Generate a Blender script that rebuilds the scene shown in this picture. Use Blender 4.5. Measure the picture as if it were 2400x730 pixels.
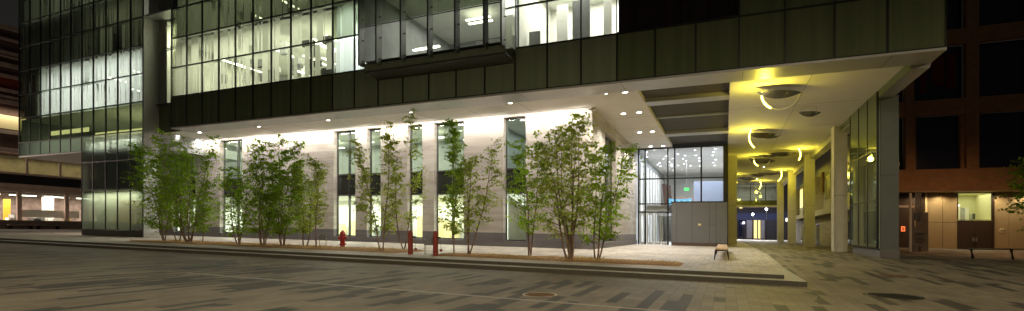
import bpy, math, random
from mathutils import Vector, Matrix
for o in list(bpy.data.objects):
    bpy.data.objects.remove(o)
scene = bpy.context.scene
col = scene.collection
R = random.Random(7)

# ------------------------------------------------------------------ camera
ZC = 1.35
cam_data = bpy.data.cameras.new("camera")
cam = bpy.data.objects.new("camera", cam_data)
col.objects.link(cam)
cam.location = (0, 0, ZC)
cam.rotation_euler = (math.radians(90), 0, 0)
cam_data.sensor_width = 36.0
cam_data.lens = 36.0 * 1150 / 2400
cam_data.shift_y = 173 / 2400
cam_data.clip_start = 0.05
cam_data.clip_end = 900
scene.camera = cam

# ------------------------------------------------------------------ night sky
world = bpy.data.worlds.new("World")
scene.world = world
world.use_nodes = True
wn = world.node_tree
bg = wn.nodes["Background"]
bg.inputs[0].default_value = (0.75, 0.72, 0.66, 1)
bg.inputs[1].default_value = 0.007

scene.view_settings.view_transform = 'Standard'
scene.view_settings.look = 'None'
scene.view_settings.exposure = 1.4
scene.view_settings.gamma = 1.0
scene.view_settings.use_curve_mapping = False
scene.render.engine = 'CYCLES'
cy = scene.cycles
cy.use_denoising = True
cy.max_bounces = 7
cy.diffuse_bounces = 4
cy.glossy_bounces = 3
cy.transmission_bounces = 4
cy.transparent_max_bounces = 12
cy.sample_clamp_indirect = 4.0
cy.sample_clamp_direct = 0
cy.caustics_reflective = False
cy.caustics_refractive = False
cy.use_light_tree = True

# ------------------------------------------------------------------ site frame
# u runs along the long facade to the right, v runs into the block; heights h are
# measured from eye level and follow the gentle fall of the street grade.
C, S = 0.9171, 0.3987
GRADE = -0.018
ANG = math.atan2(-S, C)
def W(u, v, h):
    X = C * u + S * v
    return Vector((X, -S * u + C * v, h + ZC + GRADE * X))
def UV(X, Y):
    return C * X - S * Y, S * X + C * Y
def hz(x): return 538 + 0.018 * (x - 1200)
def u_at(x, v):
    t = (x - 1200) / 1150
    return v * (t * C - S) / (C + t * S)
def v_at(x, u):
    t = (x - 1200) / 1150
    return (-t * S * u - C * u) / (S - t * C)
def on_h(x, y, h):
    Y = 1150 * h / (hz(x) - y)
    return UV((x - 1200) / 1150 * Y, Y)
def at(x, y, Y):
    return Vector(((x - 1200) / 1150 * Y, Y, ZC - (y - 538) / 1150 * Y))
def ground_h(u, v):
    if u < 1.94:
        if v < 14.65: return -1.35
        if v < 15.2 or u > 1.47: return -1.22
        return -1.11 + 0.07 * min(1, max(0, (v - 20) / 6.8))
    if v < 14.65: return -1.35
    return -1.35 + 0.31 * min(1, (v - 14.65) / 12.35)
def Wg(u, v, up=0.0): return W(u, v, ground_h(u, v) + up)
def XYg(X, Y, up=0.0):
    u, v = UV(X, Y); return W(u, v, ground_h(u, v) + up)

# ------------------------------------------------------------------ materials
def nt(name):
    m = bpy.data.materials.new(name); m.use_nodes = True
    t = m.node_tree
    return m, t, t.nodes["Principled BSDF"]
def mat(name, c, rough=0.6, metal=0.0, var=0.0, scale=6.0, bump=0.0, stretch=(1, 1, 1), spec=0.5):
    m, t, b = nt(name)
    b.inputs["Base Color"].default_value = (*c, 1)
    b.inputs["Roughness"].default_value = rough
    b.inputs["Metallic"].default_value = metal
    b.inputs["Specular IOR Level"].default_value = spec
    if var or bump:
        g = t.nodes.new("ShaderNodeNewGeometry")
        mp = t.nodes.new("ShaderNodeMapping")
        mp.inputs["Rotation"].default_value = (0, 0, -ANG)
        mp.inputs["Scale"].default_value = stretch
        mp.vector_type = 'POINT'
        vr = t.nodes.new("ShaderNodeVectorRotate"); vr.rotation_type = 'Z_AXIS'
        vr.inputs["Angle"].default_value = -ANG
        t.links.new(g.outputs["Position"], vr.inputs["Vector"])
        mp.inputs["Rotation"].default_value = (0, 0, 0)
        t.links.new(vr.outputs[0], mp.inputs["Vector"])
        n = t.nodes.new("ShaderNodeTexNoise"); n.inputs["Scale"].default_value = scale
        n.inputs["Detail"].default_value = 6; n.inputs["Roughness"].default_value = 0.65
        t.links.new(mp.outputs[0], n.inputs["Vector"])
        if var:
            r = t.nodes.new("ShaderNodeValToRGB")
            r.color_ramp.elements[0].position = 0.3; r.color_ramp.elements[1].position = 0.7
            r.color_ramp.elements[0].color = (*[x * (1 - var) for x in c], 1)
            r.color_ramp.elements[1].color = (*[min(1, x * (1 + var)) for x in c], 1)
            t.links.new(n.outputs["Fac"], r.inputs["Fac"])
            t.links.new(r.outputs["Color"], b.inputs["Base Color"])
        if bump:
            bp = t.nodes.new("ShaderNodeBump"); bp.inputs["Strength"].default_value = bump
            bp.inputs["Distance"].default_value = 0.02
            t.links.new(n.outputs["Fac"], bp.inputs["Height"])
            t.links.new(bp.outputs["Normal"], b.inputs["Normal"])
    return m
def emis(name, c, s):
    m, t, b = nt(name)
    b.inputs["Base Color"].default_value = (*[x * .4 for x in c], 1)
    b.inputs["Emission Color"].default_value = (*c, 1)
    b.inputs["Emission Strength"].default_value = s
    return m
def glass(name, tint=(0.8, 0.9, 0.85), refl=0.10, rough=0.0, body=None, bodyfac=0.0):
    m, t, b = nt(name)
    t.nodes.remove(b)
    out = t.nodes["Material Output"]
    tr = t.nodes.new("ShaderNodeBsdfTransparent"); tr.inputs[0].default_value = (*tint, 1)
    gl = t.nodes.new("ShaderNodeBsdfGlossy"); gl.inputs["Roughness"].default_value = rough
    gl.inputs["Color"].default_value = (0.9, 0.95, 0.92, 1)
    fr = t.nodes.new("ShaderNodeLayerWeight"); fr.inputs[0].default_value = 0.5
    pw = t.nodes.new("ShaderNodeMath"); pw.operation = 'POWER'; pw.inputs[1].default_value = 5.0
    t.links.new(fr.outputs["Facing"], pw.inputs[0])
    mm = t.nodes.new("ShaderNodeMath"); mm.operation = 'MULTIPLY_ADD'
    mm.inputs[1].default_value = 1 - refl * .6; mm.inputs[2].default_value = refl * .6
    t.links.new(pw.outputs[0], mm.inputs[0])
    mx = t.nodes.new("ShaderNodeMixShader")
    t.links.new(mm.outputs[0], mx.inputs[0])
    src = tr.outputs[0]
    if body:
        df = t.nodes.new("ShaderNodeBsdfDiffuse"); df.inputs[0].default_value = (*body, 1)
        tl = t.nodes.new("ShaderNodeBsdfTranslucent"); tl.inputs[0].default_value = (*body, 1)
        m3 = t.nodes.new("ShaderNodeMixShader"); m3.inputs[0].default_value = .75
        t.links.new(df.outputs[0], m3.inputs[1]); t.links.new(tl.outputs[0], m3.inputs[2])
        m2 = t.nodes.new("ShaderNodeMixShader"); m2.inputs[0].default_value = bodyfac
        t.links.new(src, m2.inputs[1]); t.links.new(m3.outputs[0], m2.inputs[2]); src = m2.outputs[0]
    t.links.new(src, mx.inputs[1]); t.links.new(gl.outputs[0], mx.inputs[2])
    t.links.new(mx.outputs[0], out.inputs[0])
    return m
def trans(name, c, ct, fac=0.5, var=0.12, sc=(3, 3, 0.25)):
    m, t, b = nt(name); t.nodes.remove(b)
    out = t.nodes["Material Output"]
    d = t.nodes.new("ShaderNodeBsdfDiffuse"); r = t.nodes.new("ShaderNodeBsdfTranslucent")
    d.inputs[0].default_value = (*c, 1); r.inputs[0].default_value = (*ct, 1)
    if var:
        g = t.nodes.new("ShaderNodeNewGeometry"); mp = t.nodes.new("ShaderNodeMapping")
        mp.inputs["Scale"].default_value = sc
        n = t.nodes.new("ShaderNodeTexNoise"); n.inputs["Scale"].default_value = 1.0; n.inputs["Detail"].default_value = 3
        t.links.new(g.outputs["Position"], mp.inputs[0]); t.links.new(mp.outputs[0], n.inputs["Vector"])
        for sh, cc in ((d, c), (r, ct)):
            k = t.nodes.new("ShaderNodeValToRGB")
            k.color_ramp.elements[0].position = .32; k.color_ramp.elements[1].position = .68
            k.color_ramp.elements[0].color = (*[x * (1 - var) for x in cc], 1)
            k.color_ramp.elements[1].color = (*[min(1, x * (1 + var)) for x in cc], 1)
            t.links.new(n.outputs["Fac"], k.inputs[0]); t.links.new(k.outputs[0], sh.inputs[0])
    mx = t.nodes.new("ShaderNodeMixShader"); mx.inputs[0].default_value = fac
    t.links.new(d.outputs[0], mx.inputs[1]); t.links.new(r.outputs[0], mx.inputs[2])
    t.links.new(mx.outputs[0], out.inputs[0])
    return m

def paver_mat(name, base, dark, bw=0.30, bl=0.62, streak=True, thr=0.62):
    """granite pavers laid in courses that run into the block, with long dark stones"""
    m, t, b = nt(name)
    N = t.nodes; L = t.links
    g = N.new("ShaderNodeNewGeometry")
    vr = N.new("ShaderNodeVectorRotate"); vr.rotation_type = 'Z_AXIS'; vr.inputs["Angle"].default_value = -ANG
    L.new(g.outputs["Position"], vr.inputs["Vector"])
    sx = N.new("ShaderNodeSeparateXYZ"); L.new(vr.outputs[0], sx.inputs[0])
    def math_(op, a, bb=None, c=None):
        n = N.new("ShaderNodeMath"); n.operation = op
        for i, q in enumerate((a, bb, c)):
            if q is None: continue
            if isinstance(q, (int, float)): n.inputs[i].default_value = q
            else: L.new(q, n.inputs[i])
        return n.outputs[0]
    U, V = sx.outputs[0], sx.outputs[1]
    cu = math_('DIVIDE', U, bw); iu = math_('FLOOR', cu)
    fu = math_('SUBTRACT', cu, iu)
    w1 = N.new("ShaderNodeTexWhiteNoise"); w1.noise_dimensions = '1D'; L.new(iu, w1.inputs["W"])
    cv = math_('ADD', math_('DIVIDE', V, bl), math_('MULTIPLY', w1.outputs["Value"], 7.0))
    iv = math_('FLOOR', cv); fv = math_('SUBTRACT', cv, iv)
    cb = N.new("ShaderNodeCombineXYZ"); L.new(iu, cb.inputs[0]); L.new(iv, cb.inputs[1])
    w2 = N.new("ShaderNodeTexWhiteNoise"); w2.noise_dimensions = '2D'; L.new(cb.outputs[0], w2.inputs["Vector"])
    # joints
    ju = math_('LESS_THAN', math_('MINIMUM', fu, math_('SUBTRACT', 1.0, fu)), 0.02)
    jv = math_('LESS_THAN', math_('MINIMUM', fv, math_('SUBTRACT', 1.0, fv)), 0.010)
    joint = math_('MAXIMUM', ju, jv)
    ns = N.new("ShaderNodeTexNoise"); ns.inputs["Scale"].default_value = 60; ns.inputs["Detail"].default_value = 4
    L.new(g.outputs["Position"], ns.inputs["Vector"])
    nl = N.new("ShaderNodeTexNoise"); nl.inputs["Scale"].default_value = 0.5; nl.inputs["Detail"].default_value = 5
    L.new(g.outputs["Position"], nl.inputs["Vector"])
    shade = math_('ADD', math_('MULTIPLY', w2.outputs["Value"], 0.30), 0.64)
    shade = math_('ADD', shade, math_('MULTIPLY', ns.outputs["Fac"], 0.22))
    shade = math_('MULTIPLY', shade, math_('ADD', math_('MULTIPLY', nl.outputs["Fac"], 1.1), 0.45))
    mixc = N.new("ShaderNodeMix"); mixc.data_type = 'RGBA'
    mixc.inputs["A"].default_value = (*base, 1); mixc.inputs["B"].default_value = (*dark, 1)
    if streak:
        bw2, L2 = bw * 1.0, 1.7
        cu2 = math_('FLOOR', math_('DIVIDE', U, bw2))
        cu4 = math_('FLOOR', math_('DIVIDE', U, bw2 * 2))
        w3 = N.new("ShaderNodeTexWhiteNoise"); w3.noise_dimensions = '1D'; L.new(math_('ADD', cu2, 91.3), w3.inputs["W"])
        cv2 = math_('FLOOR', math_('ADD', math_('DIVIDE', V, L2), math_('MULTIPLY', w3.outputs["Value"], 9.0)))
        cb2 = N.new("ShaderNodeCombineXYZ"); L.new(cu2, cb2.inputs[0]); L.new(cv2, cb2.inputs[1])
        w4 = N.new("ShaderNodeTexWhiteNoise"); w4.noise_dimensions = '2D'; L.new(cb2.outputs[0], w4.inputs["Vector"])
        cl = N.new("ShaderNodeTexNoise"); cl.inputs["Scale"].default_value = 0.17; cl.inputs["Detail"].default_value = 1
        mp = N.new("ShaderNodeMapping"); mp.inputs["Scale"].default_value = (1.0, 1.8, 0); mp.inputs["Location"].default_value = (3.3, 1.2, 0)
        L.new(vr.outputs[0], mp.inputs[0]); L.new(mp.outputs[0], cl.inputs["Vector"])
        sc = math_('ADD', math_('MULTIPLY', w4.outputs["Value"], 0.80), math_('MULTIPLY', cl.outputs["Fac"], 0.70))
        # stones thin out towards the terrace steps
        near = math_('MULTIPLY', math_('SUBTRACT', math_('MINIMUM', math_('ABSOLUTE', math_('SUBTRACT', V, 14.2)), 3.5), 2.4), 0.09)
        sc = math_('ADD', sc, near)
        dk = math_('GREATER_THAN', sc, thr + 0.28)
        L.new(dk, mixc.inputs["Factor"])
    else:
        mixc.inputs["Factor"].default_value = 0.0
    mul = N.new("ShaderNodeMix"); mul.data_type = 'RGBA'; mul.blend_type = 'MULTIPLY'; mul.inputs["Factor"].default_value = 1
    L.new(mixc.outputs["Result"], mul.inputs["A"])
    cc = N.new("ShaderNodeCombineColor")
    sj = math_('MULTIPLY', shade, math_('SUBTRACT', 1.0, math_('MULTIPLY', joint, 0.55)))
    for i in range(3): L.new(sj, cc.inputs[i])
    L.new(cc.outputs[0], mul.inputs["B"])
    L.new(mul.outputs["Result"], b.inputs["Base Color"])
    b.inputs["Roughness"].default_value = 0.62
    bp = N.new("ShaderNodeBump"); bp.inputs["Strength"].default_value = 0.5; bp.inputs["Distance"].default_value = 0.008
    L.new(math_('ADD', math_('MULTIPLY', joint, -1.0), math_('MULTIPLY', ns.outputs["Fac"], 0.3)), bp.inputs["Height"])
    L.new(bp.outputs["Normal"], b.inputs["Normal"])
    return m

def stone_mat(name, base, vein, bw=1.5, bh=0.42, amt=0.5):
    m, t, b = nt(name); N = t.nodes; L = t.links
    g = N.new("ShaderNodeNewGeometry")
    vr = N.new("ShaderNodeVectorRotate"); vr.rotation_type = 'Z_AXIS'; vr.inputs["Angle"].default_value = -ANG
    L.new(g.outputs["Position"], vr.inputs["Vector"])
    sx = N.new("ShaderNodeSeparateXYZ"); L.new(vr.outputs[0], sx.inputs[0])
    ad = N.new("ShaderNodeMath"); ad.operation = 'ADD'; L.new(sx.outputs[0], ad.inputs[0]); L.new(sx.outputs[1], ad.inputs[1])
    cb = N.new("ShaderNodeCombineXYZ"); L.new(ad.outputs[0], cb.inputs[0]); L.new(sx.outputs[2], cb.inputs[1])
    br = N.new("ShaderNodeTexBrick"); L.new(cb.outputs[0], br.inputs["Vector"])
    br.inputs["Scale"].default_value = 1; br.inputs["Brick Width"].default_value = bw; br.inputs["Row Height"].default_value = bh
    br.inputs["Mortar Size"].default_value = 0.006; br.inputs["Bias"].default_value = 0.0
    br.inputs["Color1"].default_value = (*base, 1); br.inputs["Color2"].default_value = (*[x * .82 for x in base], 1)
    br.inputs["Mortar"].default_value = (*[x * .5 for x in base], 1)
    mp = N.new("ShaderNodeMapping"); mp.inputs["Scale"].default_value = (0.35, 2.4, 1); L.new(cb.outputs[0], mp.inputs[0])
    n = N.new("ShaderNodeTexNoise"); n.inputs["Scale"].default_value = 1.4; n.inputs["Detail"].default_value = 8; n.inputs["Distortion"].default_value = 0.6
    L.new(mp.outputs[0], n.inputs["Vector"])
    r = N.new("ShaderNodeValToRGB"); r.color_ramp.elements[0].position = .42; r.color_ramp.elements[1].position = .68
    L.new(n.outputs["Fac"], r.inputs[0])
    k = N.new("ShaderNodeMath"); k.operation = 'MULTIPLY'; k.inputs[1].default_value = amt; L.new(r.outputs[0], k.inputs[0])
    mx = N.new("ShaderNodeMix"); mx.data_type = 'RGBA'; L.new(k.outputs[0], mx.inputs["Factor"])
    L.new(br.outputs["Color"], mx.inputs["A"]); mx.inputs["B"].default_value = (*vein, 1)
    n2 = N.new("ShaderNodeTexNoise"); n2.inputs["Scale"].default_value = 25; n2.inputs["Detail"].default_value = 5
    L.new(g.outputs["Position"], n2.inputs["Vector"])
    L.new(mx.outputs["Result"], b.inputs["Base Color"])
    b.inputs["Roughness"].default_value = 0.75
    bp = N.new("ShaderNodeBump"); bp.inputs["Strength"].default_value = 0.35; bp.inputs["Distance"].default_value = 0.01
    L.new(n2.outputs["Fac"], bp.inputs["Height"]); L.new(bp.outputs["Normal"], b.inputs["Normal"])
    return m

def spandrel_mat(name, c, cd):
    """tinted spandrel glass with faint vertical frit lines"""
    m, t, b = nt(name); N = t.nodes; L = t.links
    g = N.new("ShaderNodeNewGeometry")
    vr = N.new("ShaderNodeVectorRotate"); vr.rotation_type = 'Z_AXIS'; vr.inputs["Angle"].default_value = -ANG
    L.new(g.outputs["Position"], vr.inputs["Vector"])
    mp = N.new("ShaderNodeMapping"); mp.inputs["Scale"].default_value = (3.4, 0.01, 0.10); L.new(vr.outputs[0], mp.inputs[0])
    n = N.new("ShaderNodeTexNoise"); n.inputs["Scale"].default_value = 1; n.inputs["Detail"].default_value = 5; n.inputs["Roughness"].default_value = .7
    L.new(mp.outputs[0], n.inputs["Vector"])
    r = N.new("ShaderNodeValToRGB"); r.color_ramp.elements[0].position = .35; r.color_ramp.elements[1].position = .7
    r.color_ramp.elements[0].color = (*cd, 1); r.color_ramp.elements[1].color = (*c, 1)
    L.new(n.outputs["Fac"], r.inputs[0]); L.new(r.outputs[0], b.inputs["Base Color"])
    b.inputs["Roughness"].default_value = 0.12
    b.inputs["Specular IOR Level"].default_value = 0.5
    return m

M = {}
M['plaza'] = paver_mat('plaza_pavers', (0.168, 0.140, 0.100), (0.046, 0.039, 0.031), 0.21, 0.50, True, 0.70)
M['terrace'] = paver_mat('terrace_pavers', (0.40, 0.355, 0.29), (0.1, 0.09, 0.08), 0.20, 0.60, False)
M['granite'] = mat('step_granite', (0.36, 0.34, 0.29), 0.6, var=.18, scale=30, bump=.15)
M['riser_shade'] = mat('shaded_riser_granite', (0.06, 0.052, 0.036), 0.7, var=.3, scale=18, bump=.2)  # granite darkened to hold the shade of the unlit riser faces
M['inlay'] = mat('stone_inlay', (0.27, 0.245, 0.21), .6, var=.2, scale=12)
M['stone'] = stone_mat('travertine', (0.49, 0.46, 0.405), (0.30, 0.235, 0.19), 1.7, .46, .55)
M['basestone'] = stone_mat('purple_grey_granite', (0.175, 0.162, 0.165), (0.12, 0.11, 0.11), 2.0, .6, .4)
M['white'] = mat('ceiling_plaster', (0.72, 0.69, 0.64), .8, var=.04, scale=1.2)
M['fascia'] = mat('soffit_metal_panel', (0.42, 0.41, 0.39), .42, metal=.25, var=.05, scale=2)
M['metalwall'] = mat('light_metal_cladding', (0.42, 0.42, 0.40), .45, metal=.3, var=.06, scale=1.5)
M['slat'] = mat('bronze_slat', (0.055, 0.045, 0.028), .7, var=.15, scale=4)
M['mull'] = mat('dark_mullion', (0.018, 0.018, 0.016), .4, metal=.5)
M['frame'] = mat('grey_window_frame', (0.10, 0.10, 0.095), .4, metal=.5)
M['fglass'] = glass('facade_glass', (0.86, 0.87, 0.80), 0.10)
M['fglass_dim'] = glass('dimmed_facade_glass', (0.52, 0.55, 0.45), 0.12)  # darker copy of the facade glass, low room light put into its tint
M['wglass'] = glass('window_glass', (0.86, 0.89, 0.82), 0.10)
M['clear'] = glass('lobby_glass', (0.91, 0.92, 0.94), 0.09)
M['frit'] = glass('fritted_green_glass', (0.52, 0.58, 0.36), 0.12, body=(0.50, 0.58, 0.32), bodyfac=.40)
M['fritgrey'] = glass('fritted_grey_glass', (0.62, 0.66, 0.62), 0.12, body=(0.58, 0.62, 0.57), bodyfac=.38)
M['spandrel'] = spandrel_mat('green_spandrel_glass', (0.25, 0.29, 0.21), (0.20, 0.235, 0.16))
M['spandrel_dark'] = spandrel_mat('dark_spandrel_glass', (0.14, 0.165, 0.09), (0.105, 0.125, 0.066))
M['bronzeglass'] = spandrel_mat('dark_red_brown_glass', (0.035, 0.020, 0.015), (0.010, 0.007, 0.006))
M['blind'] = trans('white_blind', (0.72, 0.72, 0.67), (0.70, 0.70, 0.64), .55, 0)
M['room'] = mat('room_paint', (0.68, 0.68, 0.62), .8, var=.08, scale=.7)
M['officewall'] = mat('office_wall_paint', (0.40, 0.40, 0.34), .8, var=.25, scale=.9)
M['roomdark'] = mat('room_dark_panel', (0.07, 0.07, 0.065), .7, var=.3, scale=2)
M['roomgrey'] = mat('room_grey_panel', (0.33, 0.34, 0.33), .7, var=.2, scale=1)
M['concrete'] = mat('column_cladding', (0.60, 0.57, 0.48), .7, var=.07, scale=2.0, bump=.05)
M['pierdark'] = mat('pier_metal', (0.12, 0.135, 0.135), .5, metal=.2, var=.07, scale=1.5)
M['greybox'] = mat('grey_metal_cladding', (0.145, 0.147, 0.165), .55, var=.05, scale=2)
M['greydark'] = mat('dark_joint', (0.03, 0.028, 0.028), .7)
M['steel'] = mat('brushed_steel', (0.55, 0.55, 0.53), .3, metal=.9)
M['mirror'] = mat('polished_leaf_metal', (0.62, 0.62, 0.60), .16, metal=1.0)
M['black'] = mat('black_metal', (0.012, 0.011, 0.010), .4, metal=.4)
M['red'] = mat('red_hydrant_paint', (0.42, 0.020, 0.012), .35, var=.3, scale=9)
M['redold'] = mat('faded_red_post_paint', (0.24, 0.030, 0.020), .5, var=.35, scale=12)
M['rust'] = mat('rusty_chain', (0.10, 0.05, 0.03), .7, metal=.4)
M['wood'] = mat('bench_timber', (0.42, 0.26, 0.13), .6, var=.3, scale=5, stretch=(8, .6, 8))
M['bark'] = mat('birch_bark', (0.20, 0.135, 0.10), .85, var=.45, scale=9, bump=.5, stretch=(1, 1, .4))
M['leaf'] = trans('leaf_green', (0.24, 0.37, 0.035), (0.36, 0.58, 0.05), .50, .40, (1.3, 1.3, 1.3))
M['leaf2'] = trans('leaf_olive_green', (0.34, 0.42, 0.09), (0.42, 0.54, 0.08), .50, .35, (1.8, 1.8, 1.8))
M['mulch'] = mat('brown_mulch', (0.27, 0.145, 0.05), .95, var=.5, scale=14, bump=1.0)
M['straw'] = trans('dry_straw_grass', (0.58, 0.42, 0.17), (0.50, 0.37, 0.15), .3, .35, (2, 2, 2))
M['castiron'] = mat('cast_iron', (0.022, 0.020, 0.016), .6, metal=.5, var=.4, scale=30, bump=.6)
M['paleRing'] = mat('pale_concrete_ring', (0.60, 0.50, 0.42), .8, var=.2, scale=12)
M['rustiron'] = mat('rusted_cover', (0.13, 0.075, 0.040), .8, var=.4, scale=14, bump=.4)
M['tan'] = mat('tan_wall_panel', (0.34, 0.255, 0.135), .7, var=.06, scale=2)
M['brownconc'] = mat('brown_concrete', (0.30, 0.17, 0.085), .85, var=.22, scale=1.6, bump=.3)
M['darkbrown'] = mat('dark_brown_door', (0.035, 0.018, 0.010), .5, var=.1)
M['nightglass'] = mat('night_window_glass', (0.022, 0.026, 0.050), .08)
M['darkpane'] = mat('dark_spandrel_pane', (0.030, 0.032, 0.028), .12)
M['backing'] = mat('pale_green_backing', (0.34, 0.41, 0.33), .7, var=.15, scale=1)
M['curtain'] = mat('dim_red_curtain', (0.10, 0.012, 0.006), .9, var=.5, scale=1.5)
M['pinkconc'] = mat('pink_concrete_band', (0.34, 0.25, 0.20), .85, var=.18, scale=1.2)
M['brownwall'] = mat('brown_parking_wall', (0.10, 0.055, 0.040), .85, var=.25, scale=1.0)
M['yellow'] = mat('yellow_paint', (0.70, 0.42, 0.03), .6)
M['bluecloth'] = mat('blue_car_cover', (0.28, 0.42, 0.68), .5, var=.15, scale=4)
M['pave_white'] = mat('pale_sidewalk', (0.55, 0.50, 0.44), .8, var=.1, scale=2)
M['asphalt'] = mat('asphalt', (0.05, 0.05, 0.05), .85, var=.2, scale=5)
M['orange'] = emis('lit_orange_sign', (1.0, 0.20, 0.05), .42)
M['cream'] = mat('cream_plate', (0.75, 0.62, 0.35), .5)
M['lampwarm'] = emis('downlight_lens', (1.0, 0.95, 0.88), 9.0)
M['lampcool'] = emis('cool_downlight_lens', (0.92, 0.96, 1.0), 5.0)
M['tubewhite'] = emis('fluorescent_tube', (0.95, 1.0, 0.82), 2.6)
M['arc'] = emis('yellow_tube_light', (1.0, 0.84, 0.10), 5.0)
M['exitgreen'] = emis('green_exit_lens', (0.02, 0.8, 0.08), .8)
M['lamphead'] = emis('street_lamp_glow', (0.95, 0.97, 1.0), 8.0)
M['blueglow'] = emis('blue_lamp_glow', (0.15, 0.15, 1.0), 5.0)
M['lilac'] = emis('lilac_lamp_glow', (0.75, 0.75, 1.0), 6.0)
M['citywin'] = emis('lit_city_window', (1.0, 0.78, 0.28), .55)
M['reflection'] = emis('yellow_reflection_glow', (1.0, 0.95, 0.50), .8)  # glow standing in for yellow reflections on the wing glass
M['bluewhite'] = emis('blue_banner_glow', (0.16, 0.45, 0.62), .38)  # banner cloth given its own glow for the lobby light on it

# ------------------------------------------------------------------ mesh building
ORG = {}
class MB:
    def __init__(s): s.v = []; s.f = []; s.mi = []; s.mats = []
    def mid(s, m):
        if m not in s.mats: s.mats.append(m)
        return s.mats.index(m)
    def add(s, vs, fs, m):
        k = len(s.v); s.v += [Vector(p) for p in vs]; i = s.mid(m)
        for f in fs: s.f.append([k + a for a in f]); s.mi.append(i)
        return s
    def quad(s, a, b, c, d, m): return s.add([a, b, c, d], [[0, 1, 2, 3]], m)
    def hexa(s, p, m):
        return s.add(p, [[0, 3, 2, 1], [4, 5, 6, 7], [0, 1, 5, 4], [1, 2, 6, 5], [2, 3, 7, 6], [3, 0, 4, 7]], m)
    def box(s, u0, u1, v0, v1, h0, h1, m):
        return s.hexa([W(u0, v0, h0), W(u1, v0, h0), W(u1, v1, h0), W(u0, v1, h0),
                       W(u0, v0, h1), W(u1, v0, h1), W(u1, v1, h1), W(u0, v1, h1)], m)
    def wbox(s, c, size, m, rz=0.0, tilt=None):
        mt = Matrix.Rotation(rz, 3, 'Z')
        if tilt: mt = mt @ Matrix.Rotation(tilt[0], 3, 'X') @ Matrix.Rotation(tilt[1], 3, 'Y')
        a, b, d = [x / 2 for x in size]
        P = [(-a, -b, -d), (a, -b, -d), (a, b, -d), (-a, b, -d), (-a, -b, d), (a, -b, d), (a, b, d), (-a, b, d)]
        c = Vector(c)
        return s.hexa([c + mt @ Vector(p) for p in P], m)
    def tube(s, pts, rad, m, n=8, caps=True):
        pts = [Vector(p) for p in pts]
        if not isinstance(rad, (list, tuple)): rad = [rad] * len(pts)
        k = len(s.v); i = s.mid(m); prev = None
        for j, p in enumerate(pts):
            d = (pts[min(j + 1, len(pts) - 1)] - pts[max(j - 1, 0)])
            d = d.normalized() if d.length > 1e-9 else Vector((0, 0, 1))
            a = prev if prev else (Vector((1, 0, 0)) if abs(d.x) < .9 else Vector((0, 1, 0)))
            a = (a - d * a.dot(d)).normalized(); prev = a
            b = d.cross(a)
            for q in range(n):
                t = 2 * math.pi * q / n
                s.v.append(p + (a * math.cos(t) + b * math.sin(t)) * rad[j])
        for j in range(len(pts) - 1):
            for q in range(n):
                q2 = (q + 1) % n
                s.f.append([k + j * n + q, k + j * n + q2, k + (j + 1) * n + q2, k + (j + 1) * n + q]); s.mi.append(i)
        if caps:
            s.f.append([k + q for q in range(n)][::-1]); s.mi.append(i)
            s.f.append([k + (len(pts) - 1) * n + q for q in range(n)]); s.mi.append(i)
        return s
    def lathe(s, c, prof, m, n=20):
        c = Vector(c)
        return s.tube([c + Vector((0, 0, z)) for r, z in prof], [max(r, .002) for r, z in prof], m, n)
    def disc(s, c, r, m, n=20, up=1, ry=None):
        c = Vector(c)
        vs = [c + Vector((r * math.cos(2 * math.pi * q / n), (ry or r) * math.sin(2 * math.pi * q / n), 0)) for q in range(n)]
        return s.add(vs, [list(range(n)) if up > 0 else list(range(n))[::-1]], m)
    def build(s, name, parent=None, smooth=False, bevel=0.0):
        me = bpy.data.meshes.new(name)
        if parent is not None: org = ORG[parent.name]
        else:
            xs = [p.x for p in s.v]; ys = [p.y for p in s.v]; zs = [p.z for p in s.v]
            org = Vector(((min(xs) + max(xs)) / 2, (min(ys) + max(ys)) / 2, min(zs)))
        me.from_pydata([p - org for p in s.v], [], s.f)
        for m in s.mats: me.materials.append(m)
        me.polygons.foreach_set("material_index", s.mi)
        if smooth: me.polygons.foreach_set("use_smooth", [True] * len(me.polygons))
        me.update()
        o = bpy.data.objects.new(name, me); col.objects.link(o)
        ORG[o.name] = org
        if parent is not None: o.parent = parent
        else: o.location = org
        if bevel:
            b = o.modifiers.new("bevel", 'BEVEL'); b.width = bevel; b.segments = 2; b.limit_method = 'ANGLE'
        return o
def thing(name, loc, label, cat, group=None):
    o = bpy.data.objects.new(name, None); col.objects.link(o)
    o.location = loc; o.empty_display_size = .2; ORG[o.name] = Vector(loc)
    o["label"] = label; o["category"] = cat
    if group: o["group"] = group
    return o
def tag(o, label=None, cat=None, group=None, kind=None):
    for k, x in (("label", label), ("category", cat), ("group", group), ("kind", kind)):
        if x: o[k] = x
    return o
def copy_tree(o, parent=None):
    c = o.copy(); col.objects.link(c); c.parent = parent
    ORG[c.name] = ORG[o.name]
    for ch in list(o.children): copy_tree(ch, c)
    return c
def light(kind, name, loc, energy, color=(1, 1, 1), parent=None, rot=None, **kw):
    d = bpy.data.lights.new(name, kind); d.energy = energy; d.color = color
    for k, x in kw.items(): setattr(d, k, x)
    o = bpy.data.objects.new(name, d); col.objects.link(o)
    loc = Vector(loc)
    if parent is not None: o.parent = parent; o.location = loc - ORG[parent.name]
    else: o.location = loc
    if rot: o.rotation_euler = rot
    return o
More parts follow.
